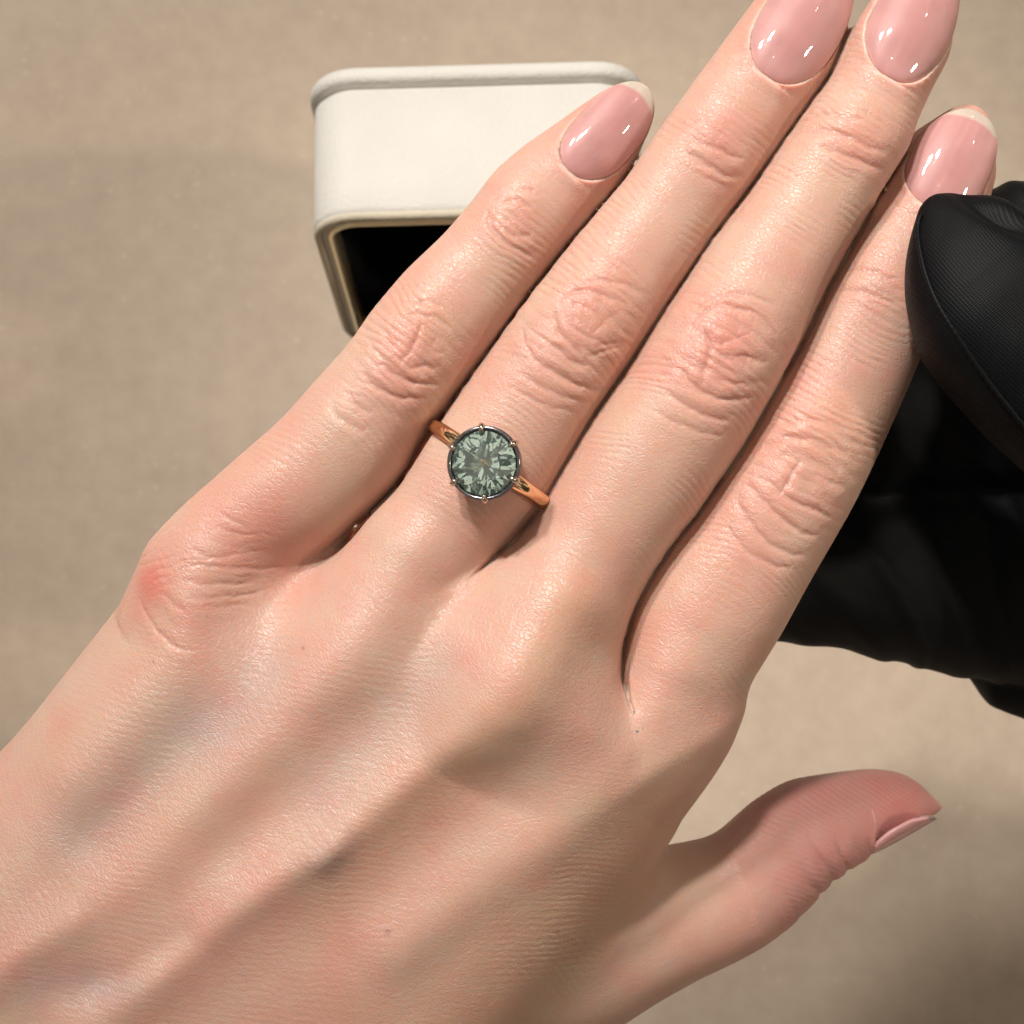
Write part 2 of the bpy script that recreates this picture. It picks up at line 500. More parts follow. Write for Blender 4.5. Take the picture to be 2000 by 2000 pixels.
# ------------------------------------------------------------------ the bare hand
little = Limb((330, 1190), (1256, 166),
    [(254, 1130), (290, 1065), (377, 975), (460, 898), (551, 819), (601, 762), (684, 671), (726, 609), (792, 530), (866, 460), (916, 402), (967, 334), (1024, 285), (1097, 235), (1150, 195)],
    [(480, 1190), (550, 1111), (597, 1088), (659, 1052), (719, 1000), (755, 966), (786, 930), (807, 888), (826, 850), (862, 812), (912, 750), (957, 688), (1015, 605), (1098, 497), (1173, 406), (1223, 348), (1258, 285), (1275, 262)],
    [(0, -6.0), (0.45, -4.2), (0.75, -5.0), (1, -6.5)], ratio=0.93, cap=8.5, ratio_tip=0.74)
ring_f = Limb((640, 1370), (1640, -70),
    [(640, 1120), (719, 1012), (780, 951), (836, 860), (858, 828), (905, 760), (957, 688), (1015, 605), (1098, 497), (1173, 406), (1223, 348), (1293, 243), (1314, 217), (1350, 166), (1397, 104), (1443, 41), (1474, 0), (1520, -60)],
    [(830, 1260), (918, 1150), (969, 1093), (1011, 1057), (1036, 1022), (1057, 1004), (1069, 975), (1107, 911), (1159, 823), (1231, 719), (1314, 590), (1397, 466), (1469, 373), (1537, 274), (1588, 202), (1625, 150), (1650, 104), (1661, 67), (1668, 20)],
    [(0, -3.0), (0.5, -1.8), (1, -4.5)], ratio=0.93, cap=11, ratio_tip=0.76)
middle = Limb((950, 1450), (1848, -80),
    [(870, 1220), (918, 1150), (969, 1093), (1011, 1057), (1036, 1022), (1057, 1004), (1069, 975), (1107, 911), (1159, 823), (1231, 719), (1314, 590), (1397, 466), (1469, 373), (1537, 274), (1588, 202), (1630, 145), (1666, 52), (1692, 15), (1722, -40)],
    [(1190, 1440), (1201, 1388), (1207, 1300), (1217, 1248), (1238, 1181), (1269, 1124), (1310, 1062), (1361, 1000), (1397, 947), (1459, 854), (1511, 761), (1562, 668), (1614, 559), (1666, 466), (1728, 362), (1775, 290), (1790, 238), (1821, 171), (1850, 119), (1863, 67), (1866, 0)],
    [(0, -1.2), (0.5, 0.2), (1, -2.6)], ratio=0.93, cap=11, ratio_tip=0.76)
index = Limb((1262, 1500), (1925, 218),
    [(1170, 1440), (1196, 1388), (1200, 1300), (1208, 1248), (1228, 1181), (1258, 1124), (1298, 1062), (1349, 1000), (1385, 947), (1447, 854), (1499, 761), (1550, 668), (1602, 559), (1656, 466), (1722, 362), (1778, 272), (1830, 225)],
    [(1411, 1450), (1435, 1388), (1466, 1331), (1518, 1248), (1580, 1135), (1657, 1000), (1719, 874), (1770, 760), (1798, 692), (1840, 600), (1885, 500), (1922, 420), (1945, 341), (1950, 290)],
    [(0, -5.2), (0.5, -3.4), (1, -6.2)], ratio=0.92, cap=8.5, ratio_tip=0.74, pad=(-0.5, 0.0))
thumb = Limb((1010, 1950), (1842, 1566),
    [(1120, 1700), (1240, 1672), (1318, 1650), (1383, 1636), (1409, 1616), (1466, 1564), (1518, 1531), (1549, 1518), (1621, 1507), (1699, 1499), (1751, 1505), (1792, 1523), (1823, 1554), (1842, 1578)],
    [(1060, 2080), (1207, 1999), (1280, 1952), (1362, 1906), (1440, 1870), (1497, 1833), (1533, 1807), (1575, 1766), (1611, 1725), (1647, 1699), (1680, 1676), (1714, 1652), (1776, 1618), (1842, 1584)],
    [(0, -15.0), (0.5, -19), (0.75, -27), (1, -36.0)], ratio=0.95, cap=3.5, expo=2.1, wm=-29.0)
FINGERS = [little, ring_f, middle, index]

PALM_PX = [(-900, 2300), (-600, 2080), (-350, 1800), (-150, 1610), (0, 1455), (47, 1400), (109, 1319), (188, 1217), (254, 1130), (300, 1070),
           (420, 1010), (520, 1090), (600, 1110), (760, 1090), (900, 1085), (1010, 1110), (1110, 1230), (1200, 1345), (1330, 1350), (1425, 1385),
           (1435, 1388), (1414, 1450), (1388, 1507), (1357, 1569), (1321, 1642), (1269, 1719), (1217, 1782), (1186, 1838), (1140, 1911),
           (1078, 2000), (980, 2140), (830, 2330), (600, 2600), (200, 2900), (-500, 2900)]
PALM_W = -6.0
POLY = np.array([px(x, y, PALM_W)[:2] for x, y in PALM_PX])
# distance map of the palm outline
GX0, GY0, GH = -135.0, -125.0, 0.5
gxn, gyn = int(210 / GH), int(200 / GH)
gx = GX0 + GH * np.arange(gxn); gy = GY0 + GH * np.arange(gyn)
GXX, GYY = np.meshgrid(gx, gy, indexing='ij')
dmin = np.full(GXX.shape, 1e9); ins = np.zeros(GXX.shape, bool)
for i in range(len(POLY)):
    a = POLY[i]; b = POLY[(i + 1) % len(POLY)]
    e = b - a
    t = np.clip(((GXX - a[0]) * e[0] + (GYY - a[1]) * e[1]) / (e @ e), 0, 1)
    dmin = np.minimum(dmin, np.hypot(GXX - a[0] - t * e[0], GYY - a[1] - t * e[1]))
    cr = ((a[1] > GYY) != (b[1] > GYY)) & (GXX < (b[0] - a[0]) * (GYY - a[1]) / (b[1] - a[1] + 1e-12) + a[0])
    ins ^= cr
DMAP = np.where(ins, -dmin, dmin)
for _ in range(6):   # soften the corners of the outline
    Dp = np.pad(DMAP, 1, mode='edge')
    DMAP = (Dp[2:, 1:-1] + Dp[:-2, 1:-1] + Dp[1:-1, 2:] + Dp[1:-1, :-2] + 4 * Dp[1:-1, 1:-1]) / 8

def sample(M, u, v):
    x = np.clip((u - GX0) / GH, 0, gxn - 1.001); y = np.clip((v - GY0) / GH, 0, gyn - 1.001)
    i = x.astype(int); j = y.astype(int); fx = x - i; fy = y - j
    return (M[i, j] * (1 - fx) + M[i + 1, j] * fx) * (1 - fy) + (M[i, j + 1] * (1 - fx) + M[i + 1, j + 1] * fx) * fy

PO = px(950, 1420)[:2]                       # middle knuckle
PD = np.array([-0.70, -0.714]); PN = np.array([PD[1], -PD[0]]) * -1   # towards the wrist; towards the thumb side
def palm_xy(P):
    q = P[:, :2] - PO
    return q @ PN, q @ PD
def palm_f(P):
    e = -sample(DMAP, P[:, 0], P[:, 1])
    x, y = palm_xy(P)
    R, H = 15.0, 12.0
    wc = PALM_W - 0.0036 * np.maximum(-x, 0) ** 2 - 0.0052 * np.maximum(x, 0) ** 2 + 0.015 * y
    q = np.maximum(1 - e / R, 0)
    return (np.sqrt(q ** 2 + ((P[:, 2] - wc) / H) ** 2) - 1) * H

def hand_f(P):
    p = palm_f(P)
    fs = [L.f(P) for L in FINGERS]
    f = fs[0]
    for g in fs[1:]:
        f = smin(f, g, 0.8)
    for i in range(3):                      # skin meets skin below the visible groove
        La, Lb = FINGERS[i], FINGERS[i + 1]
        lev = np.minimum(np.interp(La.ts(P)[0], La.tt, La.wc), np.interp(Lb.ts(P)[0], Lb.tt, Lb.wc)) + (-0.5, -0.5, 0.8)[i]
        fill = -smin(-(-smin(-fs[i], -fs[i + 1], 0.5) - 1.1), lev - P[:, 2], 0.8)
        f = smin(f, fill, 0.6)
    f = smin(f, p, 5.0)
    f = smin(f, thumb.f(P), 6.0)
    return f

H0 = 0.66
lo = np.array([-92.0, -92.0, -40.0]); hi = np.array([64.0, 74.0, 14.0])
nn = ((hi - lo) / H0).astype(int) + 1
ax_ = [lo[k] + H0 * np.arange(nn[k]) for k in range(3)]
G = np.stack(np.meshgrid(*ax_, indexing='ij'), -1).reshape(-1, 3)
FV = np.empty(len(G))
CH = 400000
for i in range(0, len(G), CH):
    FV[i:i + CH] = hand_f(G[i:i + CH])
FV = FV.reshape(nn)
for k in range(3):   # close the wrist where it leaves the block
    sl = [slice(None)] * 3
    for q in (0, 1, -1, -2):
        sl[k] = q
        FV[tuple(sl)] = np.maximum(FV[tuple(sl)], 0.3)
V, T = surface_nets(FV, lo, H0)
del G, FV
edge_zone = (V[:, 0] < lo[0] + 2.5 * H0) | (V[:, 1] < lo[1] + 2.5 * H0) | (V[:, 1] > hi[1] - 3 * H0)
V = np.where(edge_zone[:, None], V, project(hand_f, V, 3))
def relax(V, T, w, it):
    E = np.concatenate([T[:, [0, 1]], T[:, [1, 2]], T[:, [2, 0]]])
    E = np.concatenate([E, E[:, ::-1]])
    w = np.where(w > 0.01, w, 0.0)
    m = w[E[:, 0]] > 0.01
    E = E[m]
    deg = np.maximum(np.bincount(E[:, 0], minlength=len(V)), 1)
    for _ in range(it):
        av = np.stack([np.bincount(E[:, 0], weights=V[E[:, 1], k], minlength=len(V)) for k in range(3)], 1) / deg[:, None]
        V = V + (w * 0.6)[:, None] * (av - V)
    return V
def crease_w(V):
    S = np.sort(np.stack([L.f(V) for L in FINGERS], 1), axis=1)
    return sstep(S[:, 1] - S[:, 0], 1.8, 0.6) * sstep(S[:, 0], 3.0, 1.5)
V = relax(V, T, crease_w(V), 5)
for lvl in range(2):
    nrm = vnormals(V, T)
    mk = (nrm[:, 2] > -0.35) & (V[:, 0] > -66) & (V[:, 0] < 66) & (V[:, 1] > -66) & (V[:, 1] < 66)
    V, T = subdivide(V, T, mk)
    ez = (V[:, 0] < lo[0] + 2.5 * H0) | (V[:, 1] < lo[1] + 2.5 * H0) | (V[:, 1] > hi[1] - 3 * H0)
    if lvl == 0:
        V = np.where(ez[:, None], V, project(hand_f, V, 1, 0.2))
    V = relax(V, T, crease_w(V), 14)
    wz = np.zeros(len(V))
    for wx_, wy_ in ((1212, 1385), (1222, 1430), (918, 1160), (560, 1120)):     # smooth the webs between the fingers
        p_ = px(wx_, wy_, 2)
        wz = np.maximum(wz, sstep(np.hypot(V[:, 0] - p_[0], V[:, 1] - p_[1]), 4.2, 2.0) * (V[:, 2] > -8))
    V = relax(V, T, wz, 26 if lvl else 12)
NRM = vnormals(V, T)

# --- nails: plates carried by each finger
class Nail:
    def __init__(s, limb, tc, length, hw, roll, arch, slope=0.0, curv=0.0, lift=-0.14, off=0.0, fixed=False):
        s.fixed = fixed
        s.limb = limb; s.tc = tc; s.L = length; s.hw = hw; s.roll = roll; s.arch = arch
        s.slope = slope; s.curv = curv
        c, a, b, w = [float(q) for q in limb.at(tc)]
        ph = roll
        s.r = 1.0 / math.sqrt((math.sin(ph) / a) ** 2 + (math.cos(ph) / b) ** 2) + lift
        s.off = off
        s.c, s.w = c, w
    def halfwidth(s, tau):
        a = np.sqrt(np.clip(1 - np.clip(1 - tau / 0.40, 0, 1) ** 2.0, 0, 1))
        b = np.sqrt(np.clip(1 - np.clip((tau - 0.52) / 0.48, 0, 1) ** 2.2, 0, 1))
        return s.hw * np.minimum(a, b) * (1 - 0.06 * tau)
    def height(s, t, l):
        x = t - s.tc
        return s.r + s.slope * x - s.curv * x * x - s.arch * (l / s.hw) ** 2
    def frame(s, P):
        t, q = s.limb.ts(P)
        c = s.c if s.fixed else np.interp(t, s.limb.tt, s.limb.c)
        ds = q - c; dw = P[:, 2] - s.w
        l = ds * math.cos(s.roll) - dw * math.sin(s.roll) - s.off
        h = ds * math.sin(s.roll) + dw * math.cos(s.roll)
        return t, l, h
    def point(s, t, l, h):
        l = l + s.off
        ds = l * math.cos(s.roll) + h * math.sin(s.roll)
        dw = -l * math.sin(s.roll) + h * math.cos(s.roll)
        c = np.full(len(t), s.c) if s.fixed else np.interp(t, s.limb.tt, s.limb.c)
        return s.limb.local(t, c + ds, 0) + np.column_stack([np.zeros(len(t)), np.zeros(len(t)), s.w + dw])

def tproj(L, x, y):
    w = float(np.mean(L.wc))
    for _ in range(3):
        t = float(L.ts(px(x, y, w)[None, :])[0][0]); w = float(np.interp(t, L.tt, L.wc))
    return t
NAILS = {
    'little': Nail(little, tproj(little, 1107, 352), 13.9, 3.85, 0.14, 1.6, slope=0.07, curv=0.013),
    'ring': Nail(ring_f, tproj(ring_f, 1503, 192), 18.4, 4.9, 0.06, 2.0, slope=0.07, curv=0.011),
    'middle': Nail(middle, tproj(middle, 1733, 186), 17.9, 4.9, -0.02, 2.0, slope=0.07, curv=0.011),
    'index': Nail(index, tproj(index, 1785, 420), 13.0, 4.8, -0.10, 1.8, slope=0.07, curv=0.013),
    'thumb': Nail(thumb, tproj(thumb, 1690, 1668), 10.4, 4.2, 1.36, 1.5, slope=-0.13, curv=0.004, fixed=True, lift=0.0),
}

# --- relief of the skin
U, Vv, W = V[:, 0], V[:, 1], V[:, 2]
FF = np.stack([L.f(V) for L in FINGERS], 1)
dors = sstep(NRM[:, 2], 0.05, 0.55) * (1 - crease_w(V) * sstep(palm_f(V) - FF.min(1), 0.0, 2.0))
near = FF.argmin(1)
thf = thumb.f(V)
pf = palm_f(V)
is_thumb = (thf < np.minimum(FF.min(1), pf) - 0.0)
disp = np.zeros(len(V))
red = np.zeros(len(V)); blue = np.zeros(len(V)); pale = np.zeros(len(V)); yellow = np.zeros(len(V))
flow = np.zeros((len(V), 3))

def seg_dist(pts, closed=False):
    """distance to a polyline given in photo pixels, side sign and run along it"""
    P = np.array([px(x, y, 4)[:2] for x, y in pts])
    best = np.full(len(V), 1e9); run = np.zeros(len(V)); acc = 0
    for i in range(len(P) - 1):
        a, b = P[i], P[i + 1]; e = b - a; ln = np.hypot(*e)
        t = np.clip(((U - a[0]) * e[0] + (Vv - a[1]) * e[1]) / (ln * ln), 0, 1)
        dx = U - a[0] - t * e[0]; dy = Vv - a[1] - t * e[1]
        d = np.hypot(dx, dy)
        m = d < best
        best = np.where(m, d, best); run = np.where(m, acc + t * ln, run)
        acc += ln
    return best, run, acc

def ridge(pts, sigma, amp, fade=6.0):
    global disp
    d, r, tot = seg_dist(pts)
    e = np.clip(r / fade, 0, 1) * np.clip((tot - r) / fade, 0, 1)
    e = e * e * (3 - 2 * e)
    g = np.exp(-0.5 * (d / sigma) ** 2) * (0.25 + 0.75 * e)
    disp += amp * g * dors * (~is_thumb)
    return g

# extensor tendons, knuckles and veins on the back of the hand
ridge([(1150, 1080), (1070, 1230), (985, 1370), (860, 1470), (720, 1590), (640, 1655), (470, 1755), (250, 1950), (120, 2080)], 3.0, 1.3)
ridge([(960, 1390), (860, 1465), (720, 1585), (560, 1700), (400, 1820), (250, 1950)], 1.4, 0.45)
ridge([(860, 1000), (780, 1140), (690, 1270), (570, 1410), (430, 1550), (280, 1710), (60, 1850), (-150, 2010)], 3.0, 0.95)
ridge([(1370, 1230), (1270, 1390), (1180, 1510), (1070, 1630), (960, 1700), (700, 1900)], 2.8, 1.1)
ridge([(420, 1120), (330, 1260), (210, 1420), (60, 1580)], 3.0, 0.9)
ridge([(200, 1770), (60, 1850), (-80, 1960)], 1.5, 0.5, 3)
ridge([(700, 1620), (640, 1668), (600, 1690)], 1.1, 0.6, 3)
# hollows between them
ridge([(1210, 1180), (1130, 1360), (1030, 1490), (900, 1610), (760, 1730), (560, 1890)], 3.6, -0.6)
ridge([(900, 1230), (800, 1330), (690, 1440), (540, 1570), (380, 1720)], 3.0, -0.65)
ridge([(560, 1190), (500, 1290), (410, 1400), (280, 1540), (120, 1700)], 3.0, -0.8)
ridge([(150, 1920), (260, 1890), (420, 1790)], 1.6, -0.7, 3)
def bump_at(x, y, sig, amp):
    global disp
    p = px(x, y, 4)
    g = np.exp(-0.5 * (((U - p[0]) ** 2 + (Vv - p[1]) ** 2) / sig ** 2))
    disp += amp * g * dors * (~is_thumb)
    return g
bump_at(385, 1095, 5.5, 1.1); bump_at(705, 1270, 5.0, 0.5); bump_at(975, 1375, 4.5, 0.4); bump_at(1240, 1430, 5.0, 0.8)
bump_at(560, 1190, 3.5, -0.5)

# finger creases
def valley(ph, p=3):
    return (0.5 + 0.5 * np.cos(2 * np.pi * ph)) ** p

def finger_skin(i, L, pip, dip, kp=1.0, kd=0.8):
    global disp
    t, q = L.ts(V)
    c, a, b, w = L.at(t)
    s_ = q - c
    y = s_ / np.maximum(a, 1)
    m = (near == i) & (~is_thumb)
    fm = m * sstep(FF[:, i], 3.0, 0.6) * dors
    nz = noise2(t * 0.35, s_ * 0.35, 11 + i) ; nz2 = noise2(t * 0.9, s_ * 0.5, 31 + i)
    for (tk, k, wd) in ((pip, kp, 5.2), (dip, kd * 0.75, 3.2)):
        x = t - tk
        env = np.exp(-0.5 * (x / wd) ** 2) * np.clip(1 - (np.abs(y) / 1.02) ** 3, 0, 1)
        r = np.sqrt(x * x + (0.30 * s_) ** 2 + 0.5)
        ph = r / 1.30 + 0.26 * nz + 0.10 * nz2
        A = 0.5 + 0.5 * noise2(t * 0.5 + 7, s_ * 0.28, 51 + i)
        disp += fm * env * k * (-0.13 * A * valley(ph, 3.0))
        disp += fm * env * k * 0.13 * fbm2(t * 0.62, s_ * 0.45, 71 + i, 2)
        # crossing lines on the cap of the knuckle
        ph2 = (s_ + 0.35 * x) / 1.9 + 0.5 * noise2(t * 0.5, s_ * 0.5, 91 + i)
        disp += fm * np.exp(-0.5 * (x / (wd * 0.55)) ** 2 - 0.5 * (y / 0.55) ** 2) * k * (-0.035 * valley(ph2, 4))
        disp += fm * np.exp(-0.5 * (x / (wd * 1.0)) ** 2) * k * 0.50 * np.exp(-0.5 * (y / 0.75) ** 2)
        red[:] += fm * np.exp(-0.5 * (x / (wd * 0.85)) ** 2 - 0.5 * (y / 0.5) ** 2) * k * 0.55
    # fine cross lines over the whole finger
    lam = 0.85
    bend = np.tanh((t - pip) / 6.0) * (s_ ** 2) * -0.035
    ph = (t + bend) / lam + 0.38 * nz + 0.25 * noise2(t * 0.55, s_ * 0.16, 111 + i)
    A = np.clip(0.30 + 1.0 * noise2(t * 0.22, s_ * 0.20, 131 + i), 0.08, 1)
    zone = 0.35 + 0.65 * np.exp(-0.5 * ((t - pip) / 11.0) ** 2) + 0.4 * np.exp(-0.5 * ((t - dip + 5) / 6.0) ** 2)
    disp += fm * sstep(t, 4, 16) * -0.11 * A * zone * valley(ph, 2) * sstep(L.len - t, 6, 14)
    flow[m, 0] = t[m]; flow[m, 1] = s_[m] * 0.55
    red[:] += fm * 0.18 * sstep(t, L.len - 16, L.len)
    return t, s_
KN = {0: ((792, 684), (1000, 425)), 1: ((1143, 649), (1385, 285)), 2: ((1410, 690), (1680, 300)), 3: ((1575, 930), (1735, 560))}
for i, L in enumerate(FINGERS):
    finger_skin(i, L, tproj(L, *KN[i][0]), tproj(L, *KN[i][1]), kp=(1.0, 1.15, 1.15, 1.0)[i])

# individual folds over the joints, each with a swollen lip
def fold_line(pts, o, k, depth, sig=0.34, lip=0.45):
    global disp
    P = np.array([px(o[0] + k * x, o[1] + k * y, 3)[:2] for x, y in pts])
    tt_ = np.arange(len(P)); fine = np.linspace(0, len(P) - 1, len(P) * 5)
    ks_ = np.exp(-0.5 * (np.arange(-4, 5) / 2.0) ** 2); ks_ /= ks_.sum()
    P = np.column_stack([np.convolve(np.pad(np.interp(fine, tt_, P[:, q]), 4, mode='edge'), ks_, mode='valid') for q in (0, 1)])
    lo_ = P.min(0) - 4; hi_ = P.max(0) + 4
    sel = np.where((U > lo_[0]) & (U < hi_[0]) & (Vv > lo_[1]) & (Vv < hi_[1]) & (dors > 0.02))[0]
    u, v = U[sel], Vv[sel]
    u = u + 0.18 * noise2(u * 1.1, v * 1.1, 201); v = v + 0.18 * noise2(u * 1.1, v * 1.1, 202)
    best = np.full(len(sel), 1e9); run = np.zeros(len(sel))
    for i in range(len(P) - 1):
        a, b = P[i], P[i + 1]; e = b - a
        t = np.clip(((u - a[0]) * e[0] + (v - a[1]) * e[1]) / (e @ e + 1e-9), 0, 1)
        d = np.hypot(u - a[0] - t * e[0], v - a[1] - t * e[1])
        m = d < best
        best = np.where(m, d, best); run = np.where(m, (i + t) / (len(P) - 1), run)
    env = np.clip(np.sin(np.pi * np.clip(run, 0, 1)), 0, 1) ** 0.5
    dp = -depth * np.exp(-(best / sig) ** 2) + depth * lip * np.exp(-((best - 1.0) / 0.6) ** 2)
    disp[sel] += dp * env * dors[sel]
    red[sel] += 0.22 * env * np.exp(-(best / 0.5) ** 2) * dors[sel]
Z1, Z2, Z3, Z4, ZA, Z5 = ((950, 500), 0.3106), ((600, 500), 0.2588), ((1400, 350), 0.5693), ((560, 50), 0.4141), ((900, 0), 0.5176), ((150, 950), 0.2847)
FOLDS = [
 (Z1, 0.34, [(260, 620), (340, 690), (440, 760), (560, 810), (680, 840), (760, 820)]),
 (Z1, 0.28, [(400, 560), (470, 630), (560, 690), (640, 690)]),
 (Z1, 0.22, [(230, 440), (250, 560), (300, 640)]),
 (Z1, 0.26, [(440, 330), (430, 420), (470, 520), (560, 600), (600, 650)]),
 (Z1, 0.10, [(640, 520), (700, 450), (760, 390), (860, 330)]), (Z1, 0.18, [(660, 570), (760, 560), (860, 550)]), (Z1, 0.18, [(600, 650), (700, 610), (780, 590), (880, 560)]),
 (Z1, 0.22, [(440, 300), (520, 250), (640, 230), (760, 270), (900, 330)]), (Z1, 0.16, [(560, 190), (700, 160), (900, 200), (1040, 260)]),
 (Z1, 0.16, [(180, 720), (300, 800), (420, 870), (560, 910), (680, 920)]), (Z1, 0.13, [(120, 800), (260, 900), (420, 960), (600, 990)]),
 (Z1, 0.32, [(1180, 700), (1230, 790), (1320, 870), (1420, 910), (1560, 920), (1650, 900)]),
 (Z1, 0.26, [(1100, 850), (1200, 950), (1340, 1010), (1500, 1060)]),
 (Z1, 0.26, [(1330, 470), (1370, 560), (1380, 650), (1340, 760), (1320, 850)]), (Z1, 0.09, [(1380, 500), (1430, 600), (1560, 540), (1650, 480)]),
 (Z1, 0.24, [(1260, 480), (1340, 380), (1440, 340), (1600, 370), (1720, 430), (1800, 540)]), (Z1, 0.18, [(1450, 650), (1600, 660), (1750, 700)]),
 (Z1, 0.18, [(1400, 780), (1520, 820), (1680, 830)]), (Z1, 0.16, [(1240, 400), (1400, 280), (1600, 270), (1800, 340)]), (Z1, 0.13, [(1010, 960), (1150, 1060), (1320, 1120), (1480, 1150)]),
 (Z2, 0.34, [(540, 790), (640, 880), (760, 940), (880, 960), (1000, 930)]), (Z2, 0.28, [(400, 850), (480, 960), (600, 1040), (740, 1070), (900, 1050)]),
 (Z2, 0.2, [(570, 560), (600, 640), (690, 710)]), (Z2, 0.2, [(860, 480), (830, 600), (760, 720), (700, 800)]), (Z2, 0.2, [(740, 850), (860, 820), (1000, 830)]),
 (Z2, 0.2, [(150, 1090), (230, 1220), (340, 1290), (460, 1330)]), (Z2, 0.18, [(290, 990), (370, 1130), (500, 1190)]), (Z2, 0.16, [(700, 480), (840, 420), (1000, 470), (1080, 560)]),
 (Z2, 0.14, [(760, 340), (900, 330), (1050, 380)]), (Z2, 0.18, [(960, 600), (930, 700), (1010, 740)]),
 (Z3, 0.30, [(100, 1030), (170, 1120), (260, 1200), (360, 1230)]), (Z3, 0.24, [(60, 1080), (120, 1200), (220, 1280), (320, 1300)]),
 (Z3, 0.26, [(285, 950), (240, 1040), (210, 1085)]), (Z3, 0.24, [(210, 1080), (300, 1120), (400, 1160)]), (Z3, 0.18, [(20, 1180), (90, 1270), (200, 1330), (270, 1340)]),
 (Z3, 0.22, [(160, 930), (240, 880), (340, 900), (460, 950)]), (Z3, 0.2, [(300, 1000), (380, 1030), (440, 1060)]), (Z3, 0.14, [(180, 860), (300, 820), (440, 860)]),
 (Z3, 0.2, [(420, 370), (520, 380), (640, 440)]), (Z3, 0.16, [(440, 290), (540, 310), (640, 350)]),
 (Z4, 0.26, [(950, 830), (960, 920), (1020, 1000), (1120, 1060), (1190, 1050)]), (Z4, 0.2, [(1020, 930), (1090, 980), (1170, 960)]), (Z4, 0.16, [(1000, 820), (1080, 800), (1170, 850)]),
 (Z4, 0.14, [(1040, 760), (1140, 740), (1220, 790)]),
 (ZA, 0.26, [(830, 560), (920, 620), (1000, 660), (1070, 650)]), (ZA, 0.24, [(850, 500), (920, 545), (1000, 580), (1070, 600)]), (ZA, 0.16, [(870, 640), (960, 690), (1040, 700)]),
 (ZA, 0.26, [(1290, 500), (1380, 500), (1480, 540), (1610, 590)]), (ZA, 0.24, [(1330, 560), (1430, 600), (1520, 630), (1610, 640)]), (ZA, 0.16, [(1300, 440), (1400, 430), (1520, 480)]),
 (Z5, 0.22, [(370, 760), (430, 870), (520, 970), (620, 1070), (720, 1130), (830, 1130)]), (Z5, 0.16, [(560, 720), (680, 810), (780, 890)]), (Z5, 0.15, [(700, 640), (860, 690), (1040, 680), (1250, 640)]),
 (Z5, 0.15, [(800, 760), (960, 770), (1130, 760), (1300, 710)]), (Z5, 0.13, [(830, 840), (1000, 840), (1200, 820)]), (Z5, 0.14, [(760, 520), (900, 560), (1080, 560), (1300, 570), (1440, 560)]),
 (Z5, 0.14, [(760, 430), (850, 480), (960, 500), (1100, 440)]), (Z5, 0.13, [(930, 270), (1080, 320), (1250, 330)]), (Z5, 0.12, [(940, 180), (1080, 240), (1200, 290)]),
]
for (o_, k_), dep_, pts_ in FOLDS:
    fold_line(pts_, o_, k_, dep_ * 0.72, sig=0.25 if k_ < 0.4 else 0.29, lip=0.36)

# back of the hand: sweeping fine lines
x_, y_ = palm_xy(V)
pm = sstep(FF.min(1) - pf, -1.5, 2.5) * dors * (~is_thumb)
pmf = np.clip(sstep(-FF.min(1) + pf, -3.0, 1.5), 0, 1)
bd = 0.9 * fbm2(U * 0.05, Vv * 0.05, 7, 2)
ang = -0.15 + 0.9 * sstep(U, -45, 25) * sstep(Vv, -40, 0) * 0.4 + 0.5 * bd
lx = U * np.cos(ang) + Vv * np.sin(ang); ly = -U * np.sin(ang) + Vv * np.cos(ang)
warp = 0.8 * noise2(U * 0.25, Vv * 0.25, 3) + 0.35 * noise2(U * 0.8, Vv * 0.8, 4)
basex, basey = palm_xy(V)
l1 = Vv + 0.18 * U + 0.05 * (U + 30) * bd
l2 = 0.8 * U + 0.6 * Vv + 1.5 * bd
A1 = np.clip(0.45 + 0.8 * noise2(U * 0.12, Vv * 0.12, 5), 0.1, 1)
A2 = np.clip(0.35 + 0.8 * noise2(U * 0.14, Vv * 0.14, 6), 0.05, 1)
disp += pm * (-0.036 * A1 * valley(l1 / 0.78 + 0.6 * warp, 2) - 0.032 * A2 * valley(l2 / 0.9 + 0.6 * warp, 2.5))
g = np.exp(-0.5 * (((U - px(390, 1100)[0]) / 7) ** 2 + ((Vv - px(390, 1100)[1]) / 5) ** 2))
Ag = np.clip(0.5 + 0.9 * noise2(U * 0.4, Vv * 0.5, 61), 0.1, 1.2)
disp += dors * g * Ag * (-0.085 * valley((Vv - 0.12 * U + 0.02 * (U + 36) ** 2) / 1.05 + 0.8 * warp, 3.5) - 0.05 * valley((U + 0.6 * Vv) / 1.3 + 1.1 * warp, 5))
disp += 0.035 * fbm2(U * 0.3, Vv * 0.3, 9, 2) * dors
offp = near * 0 + 1
mpalm = (pf < FF.min(1)) & (~is_thumb)
flow[mpalm, 0] = l1[mpalm]; flow[mpalm, 1] = l2[mpalm] * 0.7
flow[:, 2] = W * 0.8
flow[:, 0] = 0.62 * U + 0.78 * Vv; flow[:, 1] = 0.72 * (0.78 * U - 0.62 * Vv)
# thumb creases
t, q = thumb.ts(V); c, a, b, w = thumb.at(t); s_ = q - c
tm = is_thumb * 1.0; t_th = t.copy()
tj = tproj(thumb, 1590, 1690)
x = t - tj - 0.25 * s_
disp += tm * sstep(s_, -3, 5) * np.exp(-0.5 * (x / 4.5) ** 2) * -0.30 * valley(x / 3.0 + 0.3 * noise2(t * 0.3, s_ * 0.3, 5), 3)
disp += tm * -0.05 * valley((t * 0.75 - s_ * 0.66) / 0.62 + 0.4 * noise2(t * 0.3, s_ * 0.3, 15), 2) * sstep(t, tproj(thumb, 1440, 1650), tproj(thumb, 1500, 1620))
red += tm * 0.55 * sstep(t, tproj(thumb, 1380, 1720), tproj(thumb, 1620, 1590))

